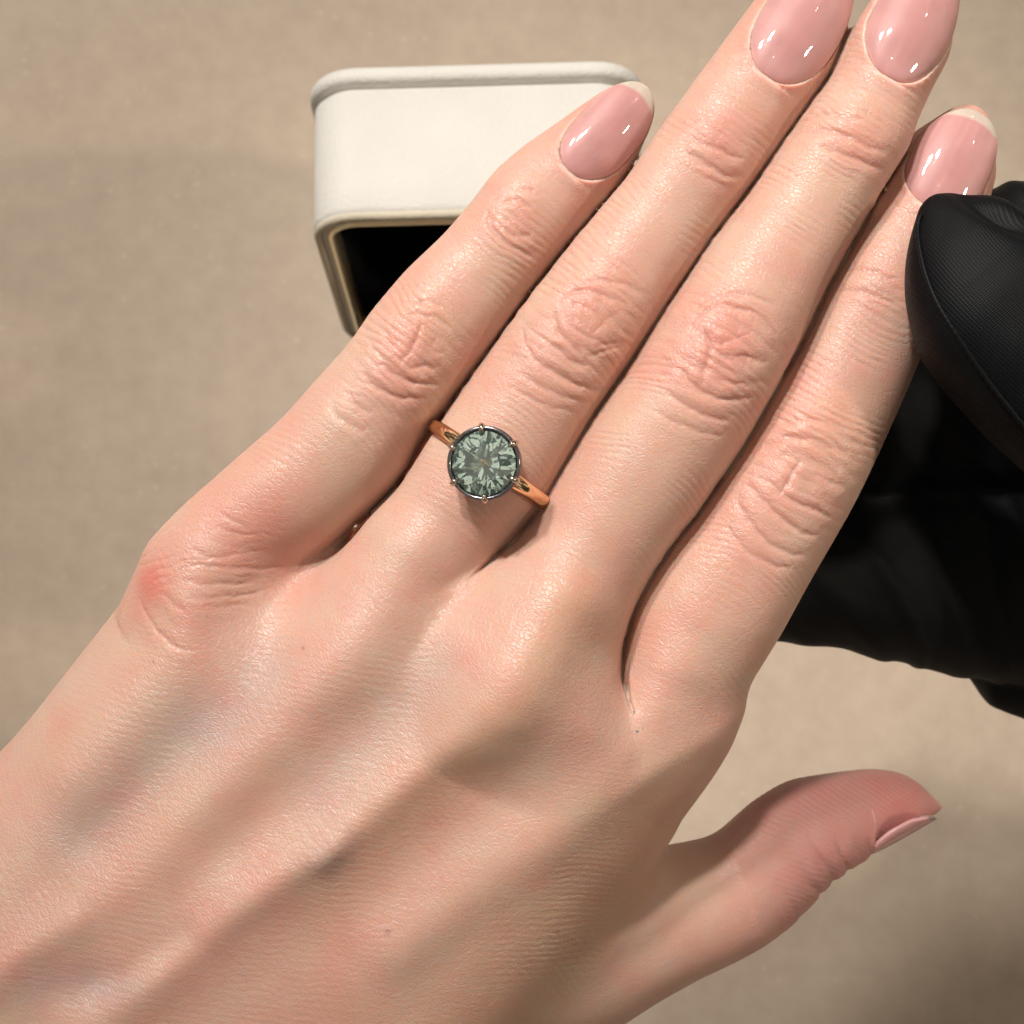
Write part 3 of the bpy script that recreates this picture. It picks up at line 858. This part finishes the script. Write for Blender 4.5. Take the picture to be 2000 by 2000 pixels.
# colour
g = bump_at(280, 1160, 1.5, 0.1) + bump_at(288, 1130, 1.3, 0.1); red += 0.8 * g * dors
for mx_, my_, sg_ in ((760, 1808, 0.22), (594, 1266, 0.14), (300, 1300, 0.10), (1090, 1830, 0.12), (480, 1640, 0.1)):
    pale -= bump_at(mx_, my_, sg_, 0.0) * 0.45
g = bump_at(395, 1090, 7, 0.0); red += 0.35 * g * dors
g = bump_at(500, 1010, 4, 0.0); red += 0.30 * g * dors
def stripe(pts, sig, amt, arr):
    d, r, tot = seg_dist(pts)
    e = np.clip(r / 5, 0, 1) * np.clip((tot - r) / 5, 0, 1)
    arr += amt * np.exp(-0.5 * (d / sig) ** 2) * e * dors * (~is_thumb)
stripe([(420, 1330), (300, 1480), (180, 1600), (60, 1680)], 2.6, 0.8, blue)
stripe([(560, 1230), (470, 1380), (350, 1500)], 2.4, 0.6, blue)
stripe([(900, 1230), (760, 1400), (560, 1600)], 2.4, 0.45, blue)
stripe([(720, 1610), (650, 1665), (560, 1700)], 1.3, 0.8, blue)
stripe([(330, 1930), (120, 1900), (0, 1960)], 1.6, 0.8, blue)
stripe([(560, 1130), (500, 1170)], 3.0, 0.7, yellow)
stripe([(1160, 1100), (1020, 1350), (900, 1500), (700, 1640)], 2.4, 0.5, yellow)
yellow += 0.5 * sstep(basex, 5, 25) * pm
n1 = fbm2(U * 0.12, Vv * 0.12, 21, 3); n2_ = fbm2(U * 0.55, Vv * 0.55, 25, 3)
n3_ = fbm2(U * 0.25, Vv * 0.25, 28, 3)
red += (0.42 * n1 + 0.35 * n3_) * (dors * 0.8 + 0.2) + 0.12 * n2_
yellow += 0.35 * np.clip(fbm2(U * 0.1 + 9, Vv * 0.1, 33, 2), 0, 1)
col = np.tile(np.array([0.55, 0.336, 0.264]), (len(V), 1))
r_ = np.clip(red, -0.4, 1.6)[:, None]
col *= 1 + r_ * (np.array([0.02, -0.24, -0.22]))
col *= 1 + np.clip(blue, 0, 1)[:, None] * np.array([-0.20, -0.07, 0.04])
col *= 1 + np.clip(yellow, 0, 1)[:, None] * np.array([-0.03, -0.06, -0.20])
col *= 1 + pale[:, None] * np.array([0.8, 1.0, 1.0])
col *= 1 + (tm * sstep(t_th, tproj(thumb, 1330, 1740), tproj(thumb, 1560, 1620)))[:, None] * np.array([-0.12, -0.20, -0.10])  # dusky mauve shade painted into the thumb's naturally pinker skin colour
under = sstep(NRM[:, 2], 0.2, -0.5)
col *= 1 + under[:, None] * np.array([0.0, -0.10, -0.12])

V = V + NRM * disp[:, None]
# the dark line where two fingers touch
So = np.sort(FF, axis=1)
dl_ = So[:, 1] - So[:, 0]
gm = sstep(So[:, 0], 3.0, 1.5) * sstep(pf - So[:, 0], 0.2, 2.2) * sstep(NRM[:, 2], -0.2, 0.3) * (~is_thumb)
V[:, 2] -= gm * (1.1 * np.exp(-(dl_ / 0.42) ** 2) + 0.7 * np.exp(-(dl_ / 2.2) ** 2))
# seat the nails: skin lies under the plate and swells round its edge
for nl in NAILS.values():
    t, l, h = nl.frame(V)
    tau = (t - nl.tc) / nl.L
    own = is_thumb if nl.limb is thumb else (near == FINGERS.index(nl.limb)) & (~is_thumb)
    box_ = (tau > -0.35) & (tau < 1.3) & (np.abs(l) < nl.hw * 1.6) & (h > 0) & own
    hw = nl.halfwidth(np.clip(tau, 0, 1))
    dl = np.abs(l) - hw
    dt = np.maximum(-tau * nl.L, 0)
    de = np.where(tau < 0.0, np.hypot(np.maximum(np.abs(l) - 0.3 * nl.hw, 0) * 0.7, dt), dl)      # distance outside the plate
    tgt = nl.height(t, np.clip(l, -nl.hw * 1.02, nl.hw * 1.02)) - 0.42
    inside_ = box_ & (tau > -0.01) & (dl < 0.15)
    wgt = sstep(dl, 0.40, -0.10) * sstep(tau * nl.L, -0.15, 0.35) * box_
    nh = h + wgt * (np.minimum(h, tgt) - h)
    inside_ = wgt > 0.5
    fold = box_ & (~inside_) & (tau < 0.85)
    nh = np.where(fold, nh + 0.20 * np.exp(-0.5 * ((de - 0.55) / 0.6) ** 2) * sstep(tau, 0.85, 0.5), nh)
    mv = (nh - h)
    e_n = np.array([*(math.sin(nl.roll) * nl.limb.n), math.cos(nl.roll)])
    V = V + mv[:, None] * e_n
    rim = np.exp(-0.5 * ((de - 0.15) / 0.16) ** 2) * fold * sstep(tau, 0.6, 0.2)
    col = col * (1 - 0.35 * rim[:, None]) + 0.35 * rim[:, None] * np.array([0.95, 0.85, 0.78])
    pk = np.exp(-0.5 * (np.maximum(de, 0) / 1.6) ** 2) * box_
    col *= 1 + 0.35 * pk[:, None] * np.array([0.0, -0.18, -0.14])

HAND_ORG = Vector(hand_to_world(px(700, 1450, -6)))
def place(me, name, mat, parent=None, org=None):
    me.materials.append(mat)
    o = bpy.data.objects.new(name, me)
    return link(o, parent)

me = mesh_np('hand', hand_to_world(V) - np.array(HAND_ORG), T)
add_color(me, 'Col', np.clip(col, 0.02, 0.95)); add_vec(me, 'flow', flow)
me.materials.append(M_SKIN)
hand = bpy.data.objects.new('hand', me); hand.location = HAND_ORG
link(hand)
bpy.context.view_layer.update()
tag(hand, 'bare left hand held palm down with fingers together, ring on its ring finger', 'hand')
print('hand verts', len(V), 'tris', len(T))

for key, nl in NAILS.items():
    nt_, nx_ = 40, 22
    tau = np.concatenate([np.linspace(0, 0.12, 10)[:-1], np.linspace(0.12, 0.85, 18)[:-1], np.linspace(0.85, 1, 14)])
    nt_ = len(tau)
    xs = np.sin(np.linspace(-1, 1, nx_) * math.pi / 2)
    top, bot, cc = [], [], []
    for tv in tau:
        hw = max(float(nl.halfwidth(np.array([tv]))[0]), 0.05)
        t = np.full(nx_, nl.tc + tv * nl.L); l = xs * hw
        edge_d = np.minimum(1 - np.abs(xs), 1) * hw
        hgt = nl.height(t, l)
        fe = float(sstep(np.array([tv]), 0.8, 0.6)[0])
        hgt = hgt - (0.12 + 0.25 * fe) * np.exp(-edge_d / 0.35) - 0.40 * math.exp(-tv * nl.L / 0.6)
        top.append(nl.point(t, l, hgt)); bot.append(nl.point(t, l, hgt - 0.38))
        free = sstep(tv, 0.86 - 0.05 * 0, 0.90) if True else 0
        side = np.abs(xs)
        free = sstep(np.full(nx_, tv) + 0.05 * (1 - side ** 2) * -1, 0.835, 0.88)
        lun = np.exp(-0.5 * ((tv) / 0.10) ** 2)
        pink = np.array([0.475, 0.240, 0.232])
        C = pink[None, :] * (1 - free[:, None]) + (np.array([0.40, 0.30, 0.26]) if key == 'thumb' else np.array([0.72, 0.66, 0.57]))[None, :] * free[:, None]  # thumb's free edge is darker: its shade is put into the colour
        C = C * (1 - 0.25 * lun) + 0.25 * lun * np.array([0.60, 0.36, 0.36])
        C = C * (1 - 0.22 * side[:, None] ** 3 * (1 - free[:, None])) + 0.22 * side[:, None] ** 3 * (1 - free[:, None]) * np.array([0.56, 0.36, 0.32])
        nn_ = 0.07 * noise2(t * 0.5, l * 0.5, 77) + 0.04 * noise2(t * 0.15, l * 2.2, 78)
        C = C * (1 + nn_[:, None])
        cc.append(np.column_stack([C, 0.5 * free]))
    P = np.concatenate([np.concatenate(top), np.concatenate(bot)])
    Cn = np.concatenate([np.concatenate(cc)] * 2)
    K = nt_ * nx_
    fs = []
    for i in range(nt_ - 1):
        for j in range(nx_ - 1):
            a = i * nx_ + j
            fs.append((a, a + 1, a + nx_ + 1, a + nx_))
            fs.append((K + a, K + a + nx_, K + a + nx_ + 1, K + a + 1))
    for j in range(nx_ - 1):
        fs.append((j, K + j, K + j + 1, j + 1)); a = (nt_ - 1) * nx_ + j
        fs.append((a, a + 1, K + a + 1, K + a))
    for i in range(nt_ - 1):
        a = i * nx_; fs.append((a, a + nx_, K + a + nx_, K + a)); a = i * nx_ + nx_ - 1
        fs.append((a, K + a, K + a + nx_, a + nx_))
    me = bpy.data.meshes.new('fingernail')
    Wd = hand_to_world(P)
    o0 = Wd.mean(0)
    me.from_pydata([tuple(v) for v in Wd - o0], [], fs)
    bm = bmesh.new(); bm.from_mesh(me); bmesh.ops.recalc_face_normals(bm, faces=bm.faces); bm.to_mesh(me); bm.free()
    me.polygons.foreach_set('use_smooth', [True] * len(me.polygons))
    at = me.attributes.new('Col', 'FLOAT_COLOR', 'POINT'); at.data.foreach_set('color', Cn.astype(np.float32).ravel())
    me.materials.append(M_NAIL)
    o = bpy.data.objects.new('fingernail', me); o.location = o0
    link(o, hand)

# ------------------------------------------------------------------ the ring
RT = tproj(ring_f, 944, 899)
rc, ra, rb, rw = [float(q) for q in ring_f.at(RT)]
rcen = ring_f.local(RT, rc, rw)[0]
fx = np.array([*ring_f.n, 0.0]); fy = np.array([*ring_f.d, 0.0]); fz = np.array([0, 0, 1.0])
RB = np.stack([fx, fy, fz], 1)                     # ring frame -> hand frame
ring = bpy.data.objects.new('ring', None)
link(ring)
ring.empty_display_size = 0.01
ring.location = hand_to_world(rcen - np.array([0, 0, rb]))
bpy.context.view_layer.update()
tag(ring, 'gold ring with round grey-green gemstone in dark six-prong bezel worn on the ring finger', 'ring')

def ring_obj(name, P, faces, mat, parent, smooth=True, base=None):
    Q = np.array(P) @ RB.T + rcen
    Wd = hand_to_world(Q); o0 = Wd.mean(0)
    me = bpy.data.meshes.new(name)
    me.from_pydata([tuple(v) for v in Wd - o0], [], faces)
    bm = bmesh.new(); bm.from_mesh(me); bmesh.ops.recalc_face_normals(bm, faces=bm.faces); bm.to_mesh(me); bm.free()
    me.polygons.foreach_set('use_smooth', [smooth] * len(me.polygons))
    me.materials.append(mat)
    o = bpy.data.objects.new(name, me); o.location = o0
    return link(o, parent)

# band: half-round section swept round the finger
nu, nv = 96, 16
P, Fc = [], []
for i in range(nu):
    th = 2 * math.pi * i / nu
    dirv = np.array([math.sin(th), 0, math.cos(th)])
    cx, cz = (ra - 0.15) * math.sin(th), (rb + 0.25) * math.cos(th)
    nrm_ = np.array([math.sin(th) / (ra), 0, math.cos(th) / rb]); nrm_ /= np.linalg.norm(nrm_)
    wd = 0.80 + 0.12 * math.cos(th) ** 2
    for j in range(nv):
        ph = 2 * math.pi * j / nv
        yy = wd * math.cos(ph); rr = 0.52 + (0.52 * math.sin(ph) if math.sin(ph) > 0 else 0.45 * math.sin(ph))
        P.append(np.array([cx, yy, cz]) + nrm_ * rr)
for i in range(nu):
    for j in range(nv):
        a = i * nv + j; b = i * nv + (j + 1) % nv
        c = ((i + 1) % nu) * nv + (j + 1) % nv; d = ((i + 1) % nu) * nv + j
        Fc.append((a, b, c, d))
ring_obj('band', P, Fc, M_GOLD, ring)

RG = 74.0 / F_PX * (D_MM - rw - rb - 4.0)          # bezel radius
TILT = Matrix.Rotation(math.radians(-8), 3, 'Y') @ Matrix.Rotation(math.radians(7), 3, 'X')
TM = np.array(TILT)
z0 = rb + 0.35
def head(P):
    return np.array(P) @ TM.T + np.array([0.0, 0.0, z0])
def lathe(profile, n=64):
    P, Fc = [], []
    for r, z in profile:
        for i in range(n):
            th = 2 * math.pi * i / n
            P.append((r * math.cos(th), r * math.sin(th), z))
    m = len(profile)
    for k in range(m - 1):
        for i in range(n):
            j = (i + 1) % n
            Fc.append((k * n + i, k * n + j, (k + 1) * n + j, (k + 1) * n + i))
    Fc.append(tuple(range(n)))
    Fc.append(tuple((m - 1) * n + i for i in range(n)))
    return P, Fc
prof = [(RG * 0.50, -0.5), (RG * 0.76, 0.0), (RG * 0.91, 1.2), (RG * 0.985, 2.5), (RG, 3.3), (RG * 0.99, 3.62), (RG * 0.95, 3.74), (RG * 0.90, 3.70),
        (RG * 0.88, 3.45), (RG * 0.875, 3.20), (RG * 0.86, 1.6), (RG * 0.70, 0.4), (RG * 0.4, -0.1), (RG * 0.1, -0.2)]
P, Fc = lathe(prof)
bezel = ring_obj('bezel', head(P), Fc, M_DARK, ring)
# brilliant-cut stone
R = RG * 0.87
zg = 3.42
pts = []
for i in range(8):
    th = math.radians(45 * i + 22.5)
    pts.append((0.56 * R * math.cos(th), 0.56 * R * math.sin(th), zg + 0.30 * R))
    th2 = math.radians(45 * i)
    pts.append((0.775 * R * math.cos(th2), 0.775 * R * math.sin(th2), zg + 0.195 * R))
for i in range(16):
    th = math.radians(22.5 * i)
    k = 1.0 if i % 2 == 0 else 0.998
    pts.append((R * k * math.cos(th), R * k * math.sin(th), zg + 0.02 * R)); pts.append((R * k * math.cos(th), R * k * math.sin(th), zg - 0.02 * R))
for i in range(8):
    th = math.radians(45 * i)
    pts.append((0.24 * R * math.cos(th), 0.24 * R * math.sin(th), zg - 0.64 * R))
pts.append((0, 0, zg - 0.82 * R))
bm = bmesh.new()
for p in head(pts): bm.verts.new(p)
bmesh.ops.convex_hull(bm, input=bm.verts)
bmesh.ops.dissolve_limit(bm, angle_limit=math.radians(1.0), verts=bm.verts, edges=bm.edges)
bm.verts.index_update()
P = [tuple(v.co) for v in bm.verts]; Fc = [tuple(v.index for v in f.verts) for f in bm.faces]
bm.free()
gem = ring_obj('gemstone', P, Fc, M_GEM, ring, smooth=False)
# claws
ang0 = math.atan2(*(np.array([*fx[:2]]) * [1, 1])[::-1])   # angle of the ring x axis in the picture
for k in range(6):
    th = math.radians(90 + 60 * k + 2) - ang0
    P, Fc = [], []
    path = [(RG * 1.0, 2.7, 0.24), (RG * 1.01, 3.4, 0.32), (RG * 0.985, 3.80, 0.36), (RG * 0.93, 4.02, 0.36), (RG * 0.86, 4.06, 0.31), (RG * 0.81, 4.0, 0.14)]
    ns = 10
    for q, (r, z, rad) in enumerate(path):
        ta = np.array([path[min(q + 1, 5)][0] - path[max(q - 1, 0)][0], path[min(q + 1, 5)][1] - path[max(q - 1, 0)][1]]); ta /= np.linalg.norm(ta)
        for i in range(ns):
            al = 2 * math.pi * i / ns
            o_ = np.array([r - ta[1] * rad * math.cos(al), z + ta[0] * rad * math.cos(al)])
            tx = rad * 0.95 * math.sin(al)
            P.append((o_[0] * math.cos(th) - tx * math.sin(th), o_[0] * math.sin(th) + tx * math.cos(th), o_[1]))
    for q in range(len(path) - 1):
        for i in range(ns):
            j = (i + 1) % ns
            Fc.append((q * ns + i, q * ns + j, (q + 1) * ns + j, (q + 1) * ns + i))
    Fc.append(tuple(range(ns))); Fc.append(tuple((len(path) - 1) * ns + i for i in range(ns)))
    ring_obj('prong', head(P), Fc, M_PRONG, ring)

# ------------------------------------------------------------------ the black gloved hand
g_thumb = Limb((2330, 1010), (1812, 385),
    [(2200, 1080), (2050, 960), (1930, 850), (1850, 760), (1796, 690), (1780, 620), (1768, 560), (1761, 490), (1763, 440)],
    [(2420, 860), (2260, 640), (2150, 540), (2060, 470), (1985, 430), (1940, 395), (1900, 378)],
    [(0, 4.0), (0.5, 7.5), (0.8, 8.0), (1, 6.0)], ratio=0.80, cap=8.0, expo=2.4)
g_f1 = Limb((2380, 480), (1800, 470), [(2380, 300), (2150, 335), (2040, 352), (1960, 362), (1900, 380)], [(2380, 640), (2100, 620), (1850, 600)],
    [(0, -30), (1, -18)], ratio=0.8, cap=9)
g_f2 = Limb((2400, 760), (1560, 800), [(2400, 590), (1600, 640)], [(2400, 960), (1600, 960)], [(0, -44), (0.7, -36), (1, -24)], ratio=0.8, cap=9)
g_f3 = Limb((2400, 1090), (1380, 1120), [(2400, 930), (1700, 930), (1450, 960)],
    [(2400, 1370), (2150, 1350), (1910, 1328), (1850, 1316), (1790, 1298), (1740, 1287), (1690, 1280), (1650, 1264), (1560, 1254), (1450, 1246)], [(0, -50), (0.6, -40), (1, -26)], ratio=0.8, cap=9, wm=-38.0)
g_f4 = Limb((2420, 1330), (1880, 1310), [(2420, 1200), (1900, 1200)], [(2420, 1500), (2200, 1450), (2060, 1418), (2000, 1403), (1960, 1392), (1930, 1372), (1910, 1350)], [(0, -52), (1, -48)], ratio=0.8, cap=6)
def glove_f(P):
    f = smin(g_f1.f(P), g_f2.f(P), 3.0)
    f = smin(f, g_f3.f(P), 2.5)
    f = smin(f, g_f4.f(P), 1.2)
    c = px(2480, 880, -26)
    q = (P - c) / np.array([22.0, 34.0, 34.0])
    palm = (np.sqrt((q * q).sum(1)) - 1) * 20.0
    f = smin(f, palm, 6.0)
    return smin(f, g_thumb.f(P), 2.0)
H1 = 0.9
lo1 = np.array([20.0, -36.0, -64.0]); hi1 = np.array([112.0, 44.0, 20.0])
nn1 = ((hi1 - lo1) / H1).astype(int) + 1
ax_ = [lo1[k] + H1 * np.arange(nn1[k]) for k in range(3)]
G = np.stack(np.meshgrid(*ax_, indexing='ij'), -1).reshape(-1, 3)
FV = glove_f(G).reshape(nn1)
GV, GT = surface_nets(FV, lo1, H1)
GV = project(glove_f, GV, 3)
for lvl in range(2):
    nr = vnormals(GV, GT)
    mk = (GV[:, 0] < 66) & (nr[:, 2] > -0.3)
    GV, GT = subdivide(GV, GT, mk)
    if lvl == 0: GV = project(glove_f, GV, 1, 0.2)
gn = vnormals(GV, GT)
tg, qg = g_thumb.ts(GV); cg, ag, bg, wg = g_thumb.at(tg)
on_th = sstep(g_thumb.f(GV), 1.5, 0.0)
gd = 0.35 * fbm2(GV[:, 0] * 0.12 + GV[:, 2] * 0.1, GV[:, 1] * 0.12, 41, 3) * (1 - 0.6 * on_th)
gd += (1 - on_th) * 0.35 * valley((GV[:, 0] * 0.8 + GV[:, 1] * 0.4) / 6.0 + 0.8 * noise2(GV[:, 0] * 0.08, GV[:, 1] * 0.08, 44), 2)
# soft fold at the thumb's end
pf_ = px(1935, 425, 9)
fold_d = (GV[:, 0] - pf_[0]) * 0.62 + (GV[:, 1] - pf_[1]) * 0.78
run_ = (GV[:, 0] - pf_[0]) * 0.78 - (GV[:, 1] - pf_[1]) * 0.62
gd += on_th * -1.7 * np.exp(-0.5 * (fold_d / 0.9) ** 2 - 0.5 * (run_ / 2.6) ** 2) * sstep(gn[:, 2], -0.1, 0.4)
gd += on_th * 0.9 * np.exp(-0.5 * ((fold_d - 2.0) / 1.3) ** 2 - 0.5 * (run_ / 3.5) ** 2)
GV = GV + gn * gd[:, None]
GORG = Vector(hand_to_world(np.array([90.0, 0.0, -15.0])))
me = mesh_np('gloved_hand', hand_to_world(GV) - np.array(GORG), GT)
fl = np.column_stack([np.where(on_th > 0.5, tg, GV[:, 0]), np.where(on_th > 0.5, qg - cg, GV[:, 1]), GV[:, 2] * 0.7]) 
add_vec(me, 'flow', fl * 1.05)
me.materials.append(M_GLOVE)
glove = bpy.data.objects.new('gloved_hand', me); glove.location = GORG
link(glove); bpy.context.view_layer.update()
tag(glove, 'hand in a black fabric glove, its thumb pressing on the bare index finger', 'hand')
# seam piping along the thumb
SEAM = [(1790, 412), (1779, 436), (1783, 470), (1789, 507), (1800, 545), (1814, 580), (1834, 616), (1858, 652), (1890, 702), (1930, 757), (1969, 805), (2000, 842), (2050, 900), (2110, 970)]
def drop(f, x, y, w0=17.0, w1=-8.0):
    ws = np.linspace(w0, w1, 260)
    Pq = np.array([px(x, y, w) for w in ws])
    v = f(Pq)
    k = np.argmax(v < 0)
    return Pq[k]
sp = np.array([drop(glove_f, x + 13, y + 4) for x, y in SEAM])
tt = np.linspace(0, len(sp) - 1, 160)
ks = np.exp(-0.5 * (np.arange(-14, 15) / 6.0) ** 2); ks /= ks.sum()
sp = np.column_stack([np.convolve(np.pad(np.interp(tt, np.arange(len(sp)), sp[:, k]), 14, mode='edge'), ks, mode='valid') for k in range(3)])
P, Fc = [], []
tan = np.gradient(sp, axis=0); tan /= np.linalg.norm(tan, axis=1, keepdims=True)
sn = grad(glove_f, sp); sn /= np.linalg.norm(sn, axis=1, keepdims=True)
sb = np.cross(tan, sn)
for i in range(len(sp)):
    rad = 0.30 + 0.03 * math.sin(i * 1.9)
    for j in range(8):
        al = 2 * math.pi * j / 8
        P.append(sp[i] + sn[i] * (0.12 + rad * math.sin(al)) + sb[i] * rad * math.cos(al))
for i in range(len(sp) - 1):
    for j in range(8):
        k = (j + 1) % 8
        Fc.append((i * 8 + j, i * 8 + k, (i + 1) * 8 + k, (i + 1) * 8 + j))
mesh_py('seam', hand_to_world(np.array(P)), Fc, M_GLOVE, glove)

# ------------------------------------------------------------------ the ring box
def rrect(hx, hz, r, n=8):
    """rounded rectangle outline in (x, z), centred"""
    out = []
    for cx, cz, a0 in ((hx - r, hz - r, 0), (-hx + r, hz - r, 90), (-hx + r, -hz + r, 180), (hx - r, -hz + r, 270)):
        for i in range(n + 1):
            a = math.radians(a0 + 90 * i / n)
            out.append((cx + r * math.cos(a), cz + r * math.sin(a)))
    return out

def shell(name, hx, hz, r, loops, mat, parent, M, cap_first=True, cap_last=True, n=8):
    """loops: (inset, depth) pairs swept along the depth axis"""
    P, Fc = [], []
    m = None
    for ins_, dep in loops:
        o = rrect(hx - ins_, hz - ins_, max(r - ins_, 0.0006), n)
        m = len(o)
        for x, z in o:
            P.append(M @ Vector((x, dep, z)))
    k = len(loops)
    for q in range(k - 1):
        for i in range(m):
            j = (i + 1) % m
            Fc.append((q * m + i, q * m + j, (q + 1) * m + j, (q + 1) * m + i))
    if cap_first: Fc.append(tuple(range(m)))
    if cap_last: Fc.append(tuple((k - 1) * m + i for i in range(m)))
    return mesh_py(name, P, Fc, mat, parent)

def arc(i0, d0, i1, d1, n=6, flip=False):
    """quarter round between two (inset, depth) points"""
    out = []
    for q in range(n + 1):
        a = math.pi / 2 * q / n
        if not flip: out.append((i0 + (i1 - i0) * (1 - math.cos(a)), d0 + (d1 - d0) * math.sin(a)))
        else: out.append((i0 + (i1 - i0) * math.sin(a), d0 + (d1 - d0) * (1 - math.cos(a))))
    return out

LEAN = math.radians(10)
top_z = 0.080
HX, HZ, DEP = 0.0287, 0.030, 0.0272
tl = px_on_plane(594, 414, top_z); 
rotz = math.radians(1.6)
Mz = Matrix.Rotation(rotz, 4, 'Z')
base_h = 0.0215
ox = tl[0] + HX + 0.0005
oy = tl[1]
box = bpy.data.objects.new('ring_box', None); box.empty_display_size = 0.02
box.location = (ox, oy, 0.0)
link(box); bpy.context.view_layer.update()
tag(box, 'open cream ring box with black lining and gold trim behind the fingers', 'box')
# lid: local x right, y depth (0 = open front, DEP = back panel), z up the lid; leans back about its foot
lid_foot = Vector((ox, oy - math.sin(LEAN) * 2 * HZ, base_h + 0.0005))
ML = Matrix.Translation(lid_foot) @ Mz @ Matrix.Rotation(-LEAN, 4, 'X') @ Matrix.Translation((0, 0, HZ))
RR = 0.0085
wall = [(0.0012, 0.0003)] + arc(0.0012, 0.0003, 0.0004, 0.0014, 5, False)[1:]
lid_loops = [(0.0034, 0.0002), (0.0014, 0.0)] + [(0.0009, 0.0002), (0.0005, 0.0009), (0.0004, 0.0016), (0.0006, DEP - 0.0046), (0.0012, DEP - 0.0042), (0.0014, DEP - 0.0038), (0.0012, DEP - 0.0034),
             (0.0002, DEP - 0.0032), (-0.0003, DEP - 0.0024), (-0.0002, DEP - 0.0010), (0.0004, DEP - 0.0002), (0.0012, DEP), (0.004, DEP + 0.0004)]
lid = shell('lid', HX, HZ, RR, lid_loops, M_CREAM, box, ML, cap_first=False)
shell('edge_piping', HX, HZ, RR, [(0.0020, 0.0004), (0.0017, -0.0006), (0.0010, -0.0008), (0.0004, -0.0001), (0.0007, 0.0006)], M_EDGE, lid, ML, False, False)
shell('gold_trim', HX, HZ, RR, [(0.0028, 0.0006), (0.0028, -0.0005), (0.0033, -0.0008), (0.0040, -0.0005), (0.0043, 0.0002), (0.0043, 0.0040)], M_TRIM, lid, ML, False, False)
shell('lining', HX, HZ, RR, [(0.0042, 0.0030), (0.0046, 0.0032), (0.0047, 0.0040), (0.0048, DEP - 0.006), (0.007, DEP - 0.0045)], M_LINING, lid, ML, False, True)
shell('rim_panel', HX, HZ, RR, [(0.0016, 0.0007), (0.0019, -0.0002), (0.0029, -0.0002), (0.0031, 0.0009)], M_CREAM, lid, ML, False, False)
# base: lies flat, open upwards
BD = 0.022
MB_ = Matrix.Translation((ox, lid_foot.y - 0.022, 0.0)) @ Mz @ Matrix.Rotation(math.radians(90), 4, 'X')
def MBd(h):  # depth axis -> height
    return h
MBASE = Matrix.Translation((ox + 0.0016, lid_foot.y + DEP - 0.002 - HZ, 0.0)) @ Mz @ Matrix(((1, 0, 0, 0), (0, 0, 1, 0), (0, 1, 0, 0), (0, 0, 0, 1)))
base_loops = [(0.004, 0.0), (0.0012, 0.0004), (0.0, 0.0016), (0.0, 0.0030), (0.0004, 0.0036), (0.0004, base_h - 0.0016), (0.0009, base_h - 0.0004), (0.0014, base_h - 0.0002), (0.0034, base_h - 0.0002)]
base = shell('base', HX, HZ, RR, base_loops, M_CREAM, box, MBASE, True, False)
shell('gold_trim', HX, HZ, RR, [(0.0030, base_h - 0.0006), (0.0030, base_h + 0.0001), (0.0038, base_h + 0.0001), (0.0038, base_h - 0.003)], M_TRIM, base, MBASE, False, False)
shell('lining', HX, HZ, RR, [(0.0038, base_h - 0.0008), (0.0045, base_h - 0.002), (0.0048, base_h - 0.008)], M_LINING, base, MBASE, False, True)
